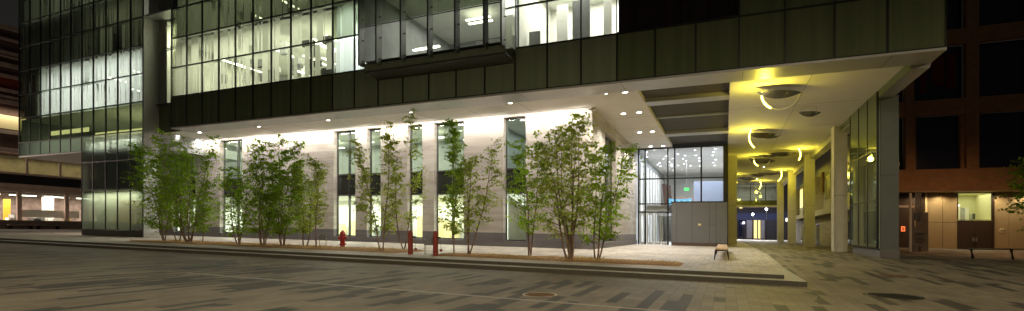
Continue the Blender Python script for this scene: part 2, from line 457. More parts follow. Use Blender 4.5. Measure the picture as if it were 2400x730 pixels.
def text(body, size, m, loc, rz, parent, name='lettering', depth=.004):
    c = bpy.data.curves.new(name, 'FONT'); c.body = body; c.size = size; c.extrude = depth
    c.align_x = 'CENTER'; c.align_y = 'CENTER'
    o = bpy.data.objects.new('tmp_text', c); col.objects.link(o)
    dg = bpy.context.evaluated_depsgraph_get()
    me = bpy.data.meshes.new_from_object(o.evaluated_get(dg))
    bpy.data.objects.remove(o)
    me.materials.clear(); me.materials.append(m)
    o = bpy.data.objects.new(name, me); col.objects.link(o)
    o.parent = parent; o.location = Vector(loc) - ORG[parent.name]
    o.rotation_euler = (math.radians(90), 0, rz)
    return o

# ================================================================== GROUND
g = MB()
us = [-320, 1.90, 1.94, 320]; vs = [-120, 14.65, 27, 420]
def gh(i, j):
    if i < 2: return -1.50 if j >= 1 and i == 1 else (-1.35 if j < 2 and i == 0 and j == 0 else -1.50)
    return -1.35 if j < 2 else -1.04
P = {}
hts = {(0, 0): -1.35, (1, 0): -1.35, (2, 0): -1.35, (3, 0): -1.35,
       (0, 1): -1.35, (1, 1): -1.35, (2, 1): -1.35, (3, 1): -1.35,
       (0, 2): -1.35, (1, 2): -1.35, (2, 2): -1.04, (3, 2): -1.04,
       (0, 3): -1.35, (1, 3): -1.35, (2, 3): -1.04, (3, 3): -1.04}
vsl = []
for j in range(4):
    for i in range(4): vsl.append(W(us[i], vs[j], hts[(i, j)]))
fs = [[j * 4 + i, j * 4 + i + 1, (j + 1) * 4 + i + 1, (j + 1) * 4 + i] for j in range(3) for i in range(3)]
g.add(vsl, fs, M['plaza'])
tag(g.build('ground'), kind='structure')

t = MB()   # raised terrace: lower tread, upper level
UL = -300
def plate(u0, u1, v0, v1, h00, h01, m):   # sheet with front height h00 and back height h01
    t.quad(W(u0, v0, h00), W(u1, v0, h00), W(u1, v1, h01), W(u0, v1, h01), m)
plate(UL, 1.94, 14.65, 14.95, -1.22, -1.22, M['granite']); plate(UL, 1.94, 14.95, 15.2, -1.22, -1.22, M['granite'])
t.quad(W(UL, 14.65, -1.36), W(1.94, 14.65, -1.36), W(1.94, 14.65, -1.22), W(UL, 14.65, -1.22), M['riser_shade'])
t.quad(W(UL, 15.2, -1.22), W(1.47, 15.2, -1.22), W(1.47, 15.2, -1.11), W(UL, 15.2, -1.11), M['riser_shade'])
t.quad(W(1.47, 15.2, -1.22), W(1.47, 19.5, -1.22), W(1.47, 19.5, -1.11), W(1.47, 15.2, -1.11), M['riser_shade'])
t.quad(W(1.94, 14.65, -1.36), W(1.94, 30, -1.36), W(1.94, 30, -1.22), W(1.94, 14.65, -1.22), M['riser_shade'])
t.quad(W(1.47, 15.2, -1.22), W(1.94, 15.2, -1.22), W(1.94, 19.5, -1.22), W(1.47, 19.5, -1.22), M['granite'])
plate(UL, 1.47, 15.2, 15.85, -1.11, -1.11, M['granite'])
plate(UL, 1.47, 15.85, 20, -1.11, -1.11, M['terrace'])
t.quad(W(1.47, 19.5, -1.22), W(1.94, 19.5, -1.22), W(1.94, 27, -1.036), W(1.47, 27, -1.036), M['terrace'])
plate(UL, 1.47, 20, 26.8, -1.11, -1.036, M['terrace'])
plate(UL, 1.94, 26.8, 420, -1.036, -1.036, M['terrace'])
tag(t.build('raised_terrace'), kind='structure')

b = MB(); b.quad(W(-13.5, 8.66, -1.346), W(14, 8.66, -1.346), W(14, 8.79, -1.346), W(-13.5, 8.79, -1.346), M['inlay'])
tag(b.build('stone_inlay_line'), kind='structure')

# far street seen through the passage and to the left
b = MB(); b.quad(W(-20, 82, -1.00), W(60, 82, -1.00), W(60, 89, -1.00), W(-20, 89, -1.00), M['pave_white'])
tag(b.build('far_sidewalk'), kind='structure')
b = MB(); b.quad(W(-60, 89.2, -1.02), W(90, 89.2, -1.02), W(90, 104, -1.02), W(-60, 104, -1.02), M['asphalt'])
tag(b.build('far_street'), kind='structure')
b = MB(); b.quad(W(-86, 15.9, -1.03), W(-60, 15.9, -1.03), W(-60, 120, -1.03), W(-86, 120, -1.03), M['pave_white'])
tag(b.build('side_street_pavement'), kind='structure')

# planting beds
def bed(name, u0, u1, v0, v1, seed):
    rr = random.Random(seed); b = MB()
    NU, NV = int((u1 - u0) / .25), 9
    ids = {}
    k = []
    for i in range(NU + 1):
        for j in range(NV + 1):
            uu = u0 + (u1 - u0) * i / NU; vv = v0 + (v1 - v0) * j / NV
            e = min(i, NU - i, j, NV - j)
            hh = -1.105 + (.035 + rr.uniform(0, .035) if e > 0 else 0.0)
            k.append(W(uu, vv, hh))
    fs = [[i * (NV + 1) + j, (i + 1) * (NV + 1) + j, (i + 1) * (NV + 1) + j + 1, i * (NV + 1) + j + 1] for i in range(NU) for j in range(NV)]
    b.add(k, fs, M['mulch'])
    o = b.build(name, smooth=True); tag(o, kind='structure')
    gb = MB()
    for _ in range(int((u1 - u0) * 700)):
        uu = rr.uniform(u0 + .1, u1 - .1); vv = rr.uniform(v0 + .08, v1 - .08)
        dens = .5 + .5 * math.sin(uu * 1.3 + seed) * math.cos(uu * .45 + vv)
        if rr.random() > .25 + .75 * dens: continue
        p = W(uu, vv, -1.08); L = rr.uniform(.05, .20) * (1.25 if dens > .6 else .8); a = rr.uniform(0, 6.28); w = rr.uniform(.004, .009)
        d = Vector((math.cos(a), math.sin(a), 0)); q = Vector((-d.y, d.x, 0))
        tip = p + d * L * rr.uniform(.2, .8) + Vector((0, 0, L * rr.uniform(.4, .9)))
        gb.add([p - q * w, p + q * w, tip], [[0, 1, 2]], M['straw'])
    tag(gb.build(name.replace('mulch', 'dry_grass')), kind='stuff', label='dry straw coloured grass in the mulch bed under the birches', cat='grass')
bed('mulch_bed', -32.0, -12.9, 17.2, 20.0, 3)
bed('mulch_bed', -10.9, -1.35, 16.7, 18.6, 5)

# ================================================================== GLASS OFFICE BUILDING
BL = thing('glass_office_building', W(-10, 24, -1.04), 'long glass office building with lit upper floors raised over a stone base and covered passage', 'building')
def part(b, name, parent=BL, **k): return b.build(name, parent, **k)
V0 = 22.2
XS = [45, 70, 95, 117, 142, 166, 192, 219, 248, 276, 306, 336]
US_W = [u_at(x, V0) for x in XS]
XM = [402, 438, 474, 513, 552, 593, 636, 682, 729, 780, 831, 887]
US_M = [u_at(x, V0) for x in XM]
US_B = [-17.8 + 1.666 * k for k in range(6)]; US_B[-1] = -9.47
US_R = [-9.47 + 1.664 * k for k in range(11)]; US_R[-1] = 7.22
HS = [6.75, 8.9, 10.95, 13.02, 15.1, 17.2, 19.3]

def frame_ring(b, u0, u1, v, h0, h1, w=.035, dep=.10, m=None):
    m = m or M['mull']
    e = .0015
    b.box(u0 + e, u0 + w, v - dep * .5, v + dep * .5, h0 + e, h1 - e, m)
    b.box(u1 - w, u1 - e, v - dep * .5, v + dep * .5, h0 + e, h1 - e, m)
    b.box(u0 + w, u1 - w, v - dep * .5, v + dep * .5, h0 + e, h0 + w, m)
    b.box(u0 + w, u1 - w, v - dep * .5, v + dep * .5, h1 - w, h1 - e, m)
def visible(u0, u1, v, h0):
    for uu in (u0, u1):
        p = W(uu, v, h0); x = 1200 + 1150 * p.x / p.y; y = 538 - 1150 * (p.z - ZC) / p.y
        if y > -4 and -20 < x < 2420: return True
    return False
def blinds(u0, u1, v, h0, h1, cover, rr, parent):
    b = MB(); x = u0 + .05
    while x < u1 - .1:
        w = rr.choice((.09, .14, .2, .3, .42)); w = min(w, u1 - .05 - x)
        if rr.random() < cover:
            top = h1 - .05
            bot = h0 + .04 if rr.random() < .96 else h0 + rr.uniform(.2, .9)
            vq = v + rr.uniform(.16, .28); b.quad(W(x, vq, bot), W(x + w - .012, vq, bot), W(x + w - .012, vq, top), W(x, vq, top), M['blind'])
        x += w
    if b.v: b.build('blind', parent)
RW = random.Random(21)
def window(u0, u1, h0, h1, glassm, cover, v=V0, fr=True):
    if not visible(u0, u1, v, h0): return
    p = MB().box(u0 + .035, u1 - .035, v - .012, v + .012, h0 + .035, h1 - .035, glassm).build('window', BL)
    f = MB(); frame_ring(f, u0, u1, v, h0, h1); f.build('window_frame', p)
    if cover > 0: blinds(u0, u1, v, h0, h1, cover, RW, p)
def spandrel(u0, u1, h0, h1, m, v=V0):
    if not visible(u0, u1, v, h0): return
    p = MB().box(u0 + .035, u1 - .035, v - .012, v + .02, h0 + .035, h1 - .035, m).build('spandrel_panel', BL)
    f = MB(); frame_ring(f, u0, u1, v, h0, h1); f.build('panel_frame', p)

# left wing
for i in range(11):
    a, c = US_W[i], US_W[i + 1]
    lit = i >= 2
    window(a, c, 8.9, 10.95, M['fglass'] if lit else M['fglass_dim'], .93 if i < 8 else .72)
    window(a, c, 10.95, 13.02, M['fglass'] if lit else M['fglass_dim'], .95 if i < 8 else .85)
    window(a, c, 13.02, 15.1, M['fglass_dim'], .75 if i > 5 else .95)
    window(a, c, 15.1, 17.2, M['fglass_dim'], .9)
    window(a, c, 17.2, 19.3, M['fglass_dim'], .85)
    window(a, c, 6.76, 8.9, M['fglass_dim'], 0)
    if i < 6:
        window(a, c, 5.6, 6.76, M['fritgrey'], 0)
    else:
        window(a, c, 4.67, 6.76, M['fritgrey'], .55)
        window(a, c, 2.5, 4.67, M['fritgrey'], 0)
        window(a, c, -.60, 2.5, M['fritgrey'], 0)
# main upper facade
for i in range(11):
    a, c = US_M[i], US_M[i + 1]
    blu = i >= 9
    window(a, c, 8.9, 10.95, M['fglass'], .97 if blu else (.95, .9, .75, .6, .6, .85, .72, .55, .55)[i] if i < 9 else .5)
    window(a, c, 10.95, 13.02, M['fglass'] if not blu else M['fglass_dim'], .97 if blu else (.9, .88, .75, .6, .7, .7, .6, .5, .6)[i])
    window(a, c, 13.02, 15.1, M['fglass_dim'], .8 if i < 4 else .7)
    window(a, c, 15.1, 17.2, M['fglass_dim'], .8)
    spandrel(a, c, 6.76, 8.9, M['spandrel_dark'] if i < 9 else M['spandrel'])
for i in range(5):
    spandrel(US_B[i], US_B[i + 1], 6.76, 8.22, M['spandrel'])
for i in range(10):
    a, c = US_R[i], US_R[i + 1]
    spandrel(a, c, 6.76, 8.9, M['spandrel'] if i < 3 else M['spandrel_dark'])
    if i < 3:
        window(a, c, 8.9, 10.95, M['fglass'], 0); window(a, c, 10.95, 13.02, M['fglass'], 0)
    elif i > 5: spandrel(a, c, 8.9, 10.95, M['spandrel_dark'])
b = MB(); b.box(US_R[3], US_R[6], 22.55, 22.7, 8.9, 11.6, M['bronzeglass']); part(b, 'recessed_dark_glazing')
b = MB(); b.box(US_R[3], US_R[6], 22.1, 22.55, 8.9, 8.95, M['mull']); part(b, 'recess_sill')

# projecting glass bay with fins
VB = 21.0
UB0, UB1 = -17.8, -9.47
b = MB(); b.box(UB0, UB1, VB, V0 - .06, 8.25, 8.33, M['frame']); part(b, 'bay_floor')
b = MB(); b.box(UB0 + .02, UB1 - .02, VB - .012, VB + .012, 8.34, 8.68, M['spandrel']); part(b, 'bay_skirt')
b = MB(); b.box(UB0, UB1, V0 - .04, V0 + .05, 8.22, 8.27, M['fascia']); part(b, 'bay_trim')
fin_u = [-17.8, -16.67, -15.13, -13.5, -11.96, -10.4, -9.5]
for i in range(6):
    a, c = fin_u[i], fin_u[i + 1]
    p = MB().box(a + .03, c - .03, VB - .01, VB + .01, 8.72, 10.70, M['fglass']).build('bay_window', BL)
    f = MB(); frame_ring(f, a, c, VB, 8.69, 10.73, .03, .06); f.build('window_frame', p)
    p = MB().box(a + .03, c - .03, VB - .01, VB + .01, 10.76, 12.6, M['fglass_dim']).build('bay_window', BL)
b = MB(); b.box(UB1 - .02, UB1 + .01, VB + .02, V0 - .08, 8.34, 12.6, M['fglass']); part(b, 'bay_side_glass')
for uu in fin_u:
    f = MB(); f.box(uu - .045, uu + .045, VB - .42, VB - .02, 8.55, 13.0, M['frame'])
    p = part(f, 'bay_fin')
    for hh in (8.8, 9.9, 11.0, 12.0):
        MB().box(uu - .12, uu + .12, VB - .16, VB - .12, hh, hh + .05, M['mull']).build('fin_bracket', p)

# rooms behind the glass
def room(name, u0, u1, v0, v1, h0, h1, wall, ceil=None, floor=None, left=True, right=True):
    b = MB()
    ceil = ceil or M['room']; floor = floor or M['roomgrey']
    b.quad(W(u0, v1, h0), W(u1, v1, h0), W(u1, v1, h1), W(u0, v1, h1), wall)
    b.quad(W(u0, v0, h1), W(u1, v0, h1), W(u1, v1, h1), W(u0, v1, h1), ceil)
    b.quad(W(u0, v0, h0), W(u1, v0, h0), W(u1, v1, h0), W(u0, v1, h0), floor)
    if left: b.quad(W(u0, v0, h0), W(u0, v1, h0), W(u0, v1, h1), W(u0, v0, h1), wall)
    if right: b.quad(W(u1, v0, h0), W(u1, v1, h0), W(u1, v1, h1), W(u1, v0, h1), wall)
    return part(b, name)
def arealight(u0, u1, v0, v1, h, e, c, name='room_light'):
    p = W((u0 + u1) / 2, (v0 + v1) / 2, h)
    return light('AREA', name, p, e, c, BL, (0, 0, ANG), shape='RECTANGLE', size=u1 - u0, size_y=v1 - v0)
cool = (0.80, 0.86, 1.0); green = (.98, 1.0, 0.85); neut = (0.98, 0.97, 1.0)
room('wing_office_interior', -54.0, -39.2, 22.62, 30, 8.85, 12.95, M['officewall'])
arealight(-53, -40, 23.2, 29, 12.7, 900, cool)
room('corner_office_interior', -56.6, -54.05, 22.62, 30, 8.85, 12.95, M['brownwall'])
arealight(-56.2, -54.4, 23.2, 29, 12.8, 10, (1, .75, .6))
room('wing_upper_interior', -56.6, -39.2, 22.62, 30, 13.1, 17.1, M['officewall'])
arealight(-46, -40, 23.2, 29, 16.9, 90, (1, 1, .85))
room('wing_top_interior', -56.6, -39.2, 22.62, 30, 17.25, 21, M['officewall'])
arealight(-54, -40, 23.2, 29, 20.7, 170, (.95, 1, .95))
room('main_office_interior', -35.8, -21.15, 22.62, 31, 8.85, 12.95, M['officewall'])
arealight(-35, -22, 23.0, 30, 12.7, 760, green)
room('blue_office_interior', -21.08, -17.85, 22.62, 27, 8.85, 12.95, M['room'])
arealight(-20.8, -18, 23.0, 26, 12.8, 230, (.75, .84, 1))
room('main_upper_interior', -35.8, -15.0, 22.62, 31, 13.1, 17.1, M['officewall'])
arealight(-35, -22, 23.0, 30, 16.9, 260, green)
room('bay_room_interior', -17.8, -9.52, 21.05, 30, 8.86, 12.95, M['roomgrey'], M['room'], left=True)
arealight(-17, -10, 23, 29, 12.8, 150, neut)
room('white_room_interior', -9.45, -4.5, 22.62, 27.5, 8.86, 12.95, M['room'])
arealight(-9, -5, 23, 27, 12.8, 200, neut)
b = MB()   # folding partitions and cupboards seen in the white room
for i, (a, c, hh, m) in enumerate(((-9.3, -8.7, 10.2, 'roomgrey'), (-7.1, -6.2, 11.6, 'roomgrey'), (-5.6, -5.2, 11.9, 'room'), (-8.2, -7.6, 11.9, 'room'))):
    b.box(a, c, 23.6 + .4 * i, 23.7 + .4 * i, 8.9, hh, M[m])
part(b, 'office_partition')
b = MB(); b.box(-12.6, -11.2, 24, 24.1, 8.9, 10.3, M['room']); part(b, 'office_partition')

RL = random.Random(5)
def tubes(u0, u1, v0, v1, h, n, along='v', m='tubewhite', L=1.6):
    for i in range(n):
        uu = RL.uniform(u0, u1); vv = RL.uniform(v0, v1)
        b = MB()
        if along == 'v': b.box(uu, uu + .16, vv, vv + L, h, h + .06, M[m])
        else: b.box(uu, uu + L, vv, vv + .16, h, h + .06, M[m])
        part(b, 'ceiling_luminaire')
tubes(-34, -22, 23.2, 28, 12.0, 12, 'v', L=2.2)
tubes(-50, -40, 23.4, 28, 12.2, 7, 'v')
tubes(-34, -20, 23.2, 28, 16.4, 6, 'v')
tubes(-16, -11, 25, 28, 12.5, 3, 'u')
tubes(-17.5, -16.6, 24, 26, 10.4, 2, 'u')
b = MB()
for i in range(60):
    uu = RL.uniform(-34.5, -22); w = RL.uniform(.1, 1.0); vv = RL.uniform(23.6, 29); hh = RL.uniform(9.2, 12.2)
    b.box(uu, uu + w, vv, vv + .3, hh, hh + RL.uniform(.1, .9), M[RL.choice(('roomdark', 'roomgrey', 'roomdark'))])
part(b, 'office_shelving')
b = MB()
for i in range(14):
    uu = RL.uniform(-48, -40); w = RL.uniform(.1, .5); vv = RL.uniform(23.6, 28); hh = RL.uniform(13.3, 15.6)
    b.box(uu, uu + w, vv, vv + .3, hh, hh + RL.uniform(.3, 1.6), M['roomdark'])
for i in range(14):
    uu = RL.uniform(-34, -18); w = RL.uniform(.1, .6); vv = RL.uniform(23.6, 28); hh = RL.uniform(13.3, 15.6)
    b.box(uu, uu + w, vv, vv + .3, hh, hh + RL.uniform(.3, 1.6), M['roomdark'])
part(b, 'office_shelving')

# wing underside, glow strips standing in for reflections, and display window on the ground
b = MB(); b.box(US_W[0], US_W[6], V0 - .05, 30, 5.50, 5.58, M['fascia']); part(b, 'wing_soffit')
b = MB(); b.box(US_W[0] - .02, US_W[11] + .02, 30.1, 30.3, 5.58, 21.2, M['metalwall']); part(b, 'wing_rear_wall')
arealight(-54, -48, 23.4, 28, 8.6, 110, (.95, 1, .75)); arealight(-46, -40, 23.4, 28, 8.6, 110, (.95, 1, .75))
room('wing_low_interior', US_W[0] + .05, US_W[11] - .05, V0 + .15, 30, 5.62, 8.8, M['roomgrey'])
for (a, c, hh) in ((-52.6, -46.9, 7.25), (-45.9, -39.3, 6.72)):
    b = MB(); b.box(a, c, V0 + .35, V0 + .42, hh, hh + .34, M['reflection']); part(b, 'reflection_strip')
b = MB(); b.box(-47.0, -39.15, 23.22, 23.3, -.95, 5.5, M['backing']); part(b, 'display_back_wall')
b = MB(); b.box(-46.9, -39.2, V0 + .1, 23.2, -1.0, -.62, M['basestone']); part(b, 'display_plinth')
b = MB(); b.box(US_W[6], US_W[11], V0 - .02, V0 + .1, -1.06, -.61, M['riser_shade']); part(b, 'display_base')
b = MB(); b.box(US_W[6] + .8, US_W[11] - .3, V0 + .2, V0 + .5, -.12, -.08, M['cream']); part(b, 'display_shelf')
b = MB(); b.box(-43.2, -40.0, V0 + .7, V0 + .72, -.05, 1.7, mat('ochre_poster', (.42, .32, .12), .7, var=.3, scale=.8)); part(b, 'display_poster')
b = MB(); b.box(-41.4, -40.3, V0 + .55, V0 + .6, -.07, .62, M['room']); part(b, 'display_board')
light('AREA', 'display_light', W(-43, V0 + .5, 2.3), 85, (1, .93, .66), BL, (0, 0, ANG), shape='RECTANGLE', size=6.5, size_y=.5)
light('AREA', 'display_light', W(-43, V0 + .5, 6.3), 60, (1, 1, .90), BL, (0, 0, ANG), shape='RECTANGLE', size=6.5, size_y=.5)
b = MB(); b.box(-46.9, -39.2, V0 + .1, 23.2, 2.42, 2.5, M['room']); part(b, 'display_ceiling')
# metal fin wall beside the notch
UN = US_W[11]
b = MB(); b.box(UN + .003, UN + .10, V0 - .03, 23.24, -.72, 15.1, M['metalwall']); part(b, 'notch_side_wall')
b = MB(); b.box(UN + .003, UN + .12, V0 - .04, 23.26, -1.04, -.72, M['granite']); part(b, 'notch_wall_base')
b = MB(); b.box(UN + .1, US_M[0], V0, 23.3, 15.1, 15.2, M['metalwall']); part(b, 'notch_ceiling')
b = MB(); b.box(UN + .1, US_M[0] - .005, 23.25, 23.35, 6.75, 8.85, M['spandrel_dark']); part(b, 'notch_panel')
b = MB(); b.box(UN + .1, US_M[0] - .005, 23.0, 23.25, 8.75, 8.85, M['frame']); part(b, 'notch_sill')
for h0, h1 in ((8.85, 12.9), (12.96, 15.1)):
    p = MB().box(UN + .9, US_M[0] - .05, 23.27, 23.30, h0 + .04, h1 - .04, M['fglass']).build('window', BL)
    f = MB(); frame_ring(f, UN + .85, US_M[0] - .006, 23.28, h0, h1, .05, .08, M['frame']); f.build('window_frame', p)
    b = MB(); b.quad(W(UN + .95, 23.5, h0 + .1), W(US_M[0] - .5, 23.5, h0 + .1), W(US_M[0] - .5, 23.5, h1 - .1), W(UN + .95, 23.5, h1 - .1), M['blind']); b.build('blind', p)
b = MB(); b.box(UN + .1, UN + .85, 23.26, 23.34, 8.85, 15.1, M['metalwall']); part(b, 'notch_back_panel')
room('notch_room_interior', UN + .2, US_M[0] - .02, 23.4, 28, 8.9, 15.05, M['room'])
light('AREA', 'room_light', W(UN + 1.8, 25, 14.9), 120, green, BL, (0, 0, ANG), shape='RECTANGLE', size=2, size_y=2)
b = MB(); b.box(US_W[11]+.2, US_R[10], 31.2, 31.4, 6.98, 21, M['metalwall']); part(b, 'rear_upper_wall')

# soffit
HC = 6.85
b = MB(); b.box(US_M[0], US_R[10], V0 - .05, 23.7, 6.66, 6.755, M['fascia']); part(b, 'edge_soffit')
b = MB(); b.box(US_M[0], US_R[10], V0 - .055, V0 + .02, 6.757, 6.80, M['mull']); part(b, 'facade_drip_edge')
b = MB(); b.box(-46.9, -3.9, 23.7, 26.8, HC, HC + .1, M['white']); b.box(-46.9, US_M[0], 23.4, 23.7, HC, HC + .1, M['white'])
b.box(-6.78, -3.9, 26.8, 41.4, HC, HC + .1, M['white']); part(b, 'white_soffit')
RU = 6.62
b = MB(); b.box(.2, RU, 23.7, 76, HC, HC + .1, M['white']); part(b, 'passage_ceiling')
for k in range(1, 9): MB().box(.21, RU - .01, 23.7 + 6.05 * k, 23.7 + 6.05 * k + .015, HC - .003, HC + .01, M['greydark']).build('ceiling_joint', BL)
MB().box(3.4, 3.415, 23.72, 75.9, HC - .003, HC + .012, M['greydark']).build('ceiling_joint', BL)
for k in range(1, 12): MB().box(-46.9 + 3.33 * k, -46.9 + 3.33 * k + .012, 23.72, 26.79, HC - .003, HC + .01, M['greydark']).build('ceiling_joint', BL)
for k in range(1, 5): MB().box(-6.77, -3.91, 26.7 + 3.2 * k, 26.7 + 3.2 * k + .012, HC - .003, HC + .01, M['greydark']).build('ceiling_joint', BL)
for k in range(0, 9): MB().box(-34.2 + 4.98 * k, -34.2 + 4.98 * k + .015, V0 - .04, 23.69, 6.657, 6.67, M['greydark']).build('ceiling_joint', BL)
# slatted bays between beams
segs = ((23.7, 26.7), (27.6, 35.9), (36.9, 41.3))
for a, c in segs:
    b = MB(); x = a
    while x < c - .02:
        w = min(.28, c - x); b.box(-3.9, .2, x, x + w - .03, HC + .22 , HC + .27, M['slat']); x += .28
    b.box(-3.9, .2, a, c, HC + .40, HC + .44, M['slat'])
    part(b, 'slatted_ceiling_bay')
for a, c in ((26.7, 27.6), (35.9, 36.9)):
    b = MB(); b.box(-3.895, .195, a, c, HC + .02, HC + .5, M['fascia']); part(b, 'ceiling_beam')
b = MB(); b.box(-3.92, -3.9, 23.7, 41.3, HC + .1, HC + .45, M['white']); b.box(.18, .2, 23.7, 41.3, HC + .1, HC + .45, M['white']); part(b, 'bay_upstand')

# stone ground floor wall with tall windows
VS = 26.8; VG = 27.2
WX = [(403, 421), (440, 458), (515, 568), (782, 833), (860, 892), (955, 990), (1017, 1087), (1180, 1232)]
WU = [(u_at(a, VS), u_at(c, VS)) for a, c in WX]
edges = [-46.9] + [q for w in WU for q in w] + [-6.78]
b = MB(); bb = MB()
for i in range(0, len(edges), 2):
    a, c = edges[i], edges[i + 1]
    b.box(a, c, VS, VS + .5, -.22, HC, M['stone'])
    MB().box(a, c, VS - .004, VS + .5, -.70, -.22, M['basestone']).build('wall_base', BL)
for a, c in WU:
    b.box(a, c, VS, VS + .5, 6.70, HC, M['stone'])
u0v = -6.78
wv0, wv1 = v_at(1418, u0v), v_at(1443, u0v)
for a, c in ((VS + .5, wv0), (wv1, 41.4)):
    b.box(u0v - .5, u0v, a, c, -.22, HC, M['stone'])
    MB().box(u0v - .5, u0v + .004, a, c, -.70, -.22, M['basestone']).build('wall_base', BL)
b.box(u0v - .5, u0v, wv0, wv1, 6.1, HC, M['stone'])
part(b, 'stone_wall')
b = MB(); b.box(-46.9, u0v + .06, VS - .10, VS + .5, -1.06, -.70, M['basestone'])
b.box(u0v - .5, u0v + .06, VS + .5, 41.4, -1.06, -.70, M['basestone']); part(b, 'wall_plinth')
for k, (a, c) in enumerate(WU):
    t_ = thing  # noqa
    e = 6.70
    fr = MB()
    w = .06
    fr.box(a, a + w, VG - .06, VG + .06, -.70, e, M['frame']); fr.box(c - w, c, VG - .06, VG + .06, -.70, e, M['frame'])
    for h0, h1 in ((-.70, -.62), (2.15, 2.25), (3.6, 3.7), (e - .08, e)):
        fr.box(a + w, c - w, VG - .06, VG + .06, h0, h1, M['frame'])
    ms = {2: .65, 3: .58, 6: .55}.get(k)
    if ms:
        um = a + (c - a) * ms
        for h0, h1 in ((-.62, 2.15), (2.25, 3.6), (3.7, e - .08)): fr.box(um - .04, um + .04, VG - .12, VG + .06, h0, h1, M['frame'])
    root = fr.build('tall_window', BL)
    MB().box(a + w, c - w, VG - .01, VG + .01, -.62, 2.15, M['wglass']).build('lower_pane', root)
    MB().box(a + w, c - w, VG - .01, VG + .01, 2.25, 3.6, M['darkpane']).build('spandrel_pane', root)
    MB().box(a + w, c - w, VG - .01, VG + .01, 3.7, e - .08, M['wglass']).build('upper_pane', root)
fr = MB(); fr.box(u0v - .34, u0v - .26, wv0, wv0 + .07, -.7, 6.1, M['frame']); fr.box(u0v - .34, u0v - .26, wv1 - .07, wv1, -.7, 6.1, M['frame'])
fr.box(u0v - .34, u0v - .26, wv0 + .07, wv1 - .07, 6.0, 6.1, M['frame']); fr.box(u0v - .34, u0v - .26, (wv0 + wv1) / 2 - .03, (wv0 + wv1) / 2 + .03, -.7, 6.0, M['frame'])
fr.box(u0v - .34, u0v - .26, wv0 + .07, wv1 - .07, 2.2, 2.3, M['frame'])
root = fr.build('tall_window', BL)
MB().box(u0v - .31, u0v - .29, wv0 + .07, wv1 - .07, -.7, 6.0, M['wglass']).build('pane', root)
# rooms behind the stone wall
room('ground_hall_interior', -46.8, -13.6, VS + .55, 33, -.98, 2.2, M['room'], M['room'])
arealight(-46, -14, 27.8, 32.6, 1.9, 1400, (.96, 1.0, .90))
room('ground_office_interior', -13.5, -7.35, VS + .55, 34, -.98, 2.2, M['room'], M['room'])
arealight(-13, -8, 28, 33.6, 2.1, 330, (.92, .96, 1))
room('upper_hall_interior', -46.8, -13.6, VS + .55, 33, 3.62, 6.8, M['roomgrey'], M['room'])
arealight(-46, -14, 27.8, 32.6, 6.5, 650, (.92, 1, .86))
room('upper_office_interior', -13.5, -7.35, VS + .55, 34, 3.62, 6.8, M['roomgrey'], M['room'])
arealight(-13, -8, 28, 33.6, 6.7, 90, (.8, .92, .92))
b = MB(); b.box(-46.8, -7.35, VS + .5, VS + .54, 2.26, 3.58, M['roomdark']); part(b, 'floor_edge')
for i in range(16):
    b = MB(); uu = -46 + i * 2.05; b.box(uu, uu + 1.2, 28.2 + (i % 3) * 1.4, 28.4 + (i % 3) * 1.4, 6.35, 6.41, M['tubewhite']); part(b, 'ceiling_luminaire')
# things seen through the lower panes
RI = random.Random(3)
b = MB()
for i in range(24):
    uu = RI.uniform(-38, -14.5); b.box(uu, uu + RI.uniform(.4, 1.1), 30 + RI.uniform(0, 2.4), 32.6, -.98, RI.uniform(-.4, 1.2), M[RI.choice(('roomgrey', 'roomgrey', 'room', 'cream'))])
part(b, 'hall_furniture')
b = MB()
for i in range(4):
    for j in range(3): b.box(-24.5 + .35 * j, -24.25 + .35 * j, 28.6, 28.62, .1 + .38 * i, .38 + .38 * i, M['roomgrey'])
part(b, 'notice_frame')
b = MB(); b.hexa([W(-12.4, 27.9, -.98), W(-10.2, 27.9, -.98), W(-10.2, 28.0, -.98), W(-12.4, 28.0, -.98),
                  W(-12.4, 27.9, 2.15), W(-10.2, 27.9, .75), W(-10.2, 28.0, .75), W(-12.4, 28.0, 2.15)], M['room']); part(b, 'stair_flank')

# downlights
def downlight(u, v, h, e, size=.11, m='lampwarm', c=(1, .93, .84), spot=2.2, trim=True):
    b = MB(); p = W(u, v, h)
    b.lathe(p + Vector((0, 0, -.035)), [(size, 0), (size * .9, .03)], M[m], 14)
    b.lathe(p + Vector((0, 0, -.028)), [(size * 1.35, 0), (size * 1.35, .026)], M['white'], 14)
    o = part(b, 'downlight')
    if e: light('SPOT', 'downlight_beam', p + Vector((0, 0, -.08)), e, c, BL, spot_size=spot, spot_blend=.6, shadow_soft_size=.08)
DL = [(384, 319), (400, 317), (416, 318), (467, 310), (605, 296), (768, 281), (961, 262), (1195, 240), (1420, 218), (1465, 215),
      (1461, 266), (1498, 263), (1499, 310), (1529, 308), (1525, 343), (1554, 342)]
for i, (x, y) in enumerate(DL):
    u, v = on_h(x, y, HC)
    if i > 2 and i < 8: v = max(v, 23.95)
    downlight(u, v, HC, 190 if i > 2 else 60, .13)
b = MB(); u, v = on_h(1165, 243, HC); b.box(u - .45, u + .45, v, v + .45, HC - .02, HC - .002, M['fascia']); part(b, 'access_hatch')
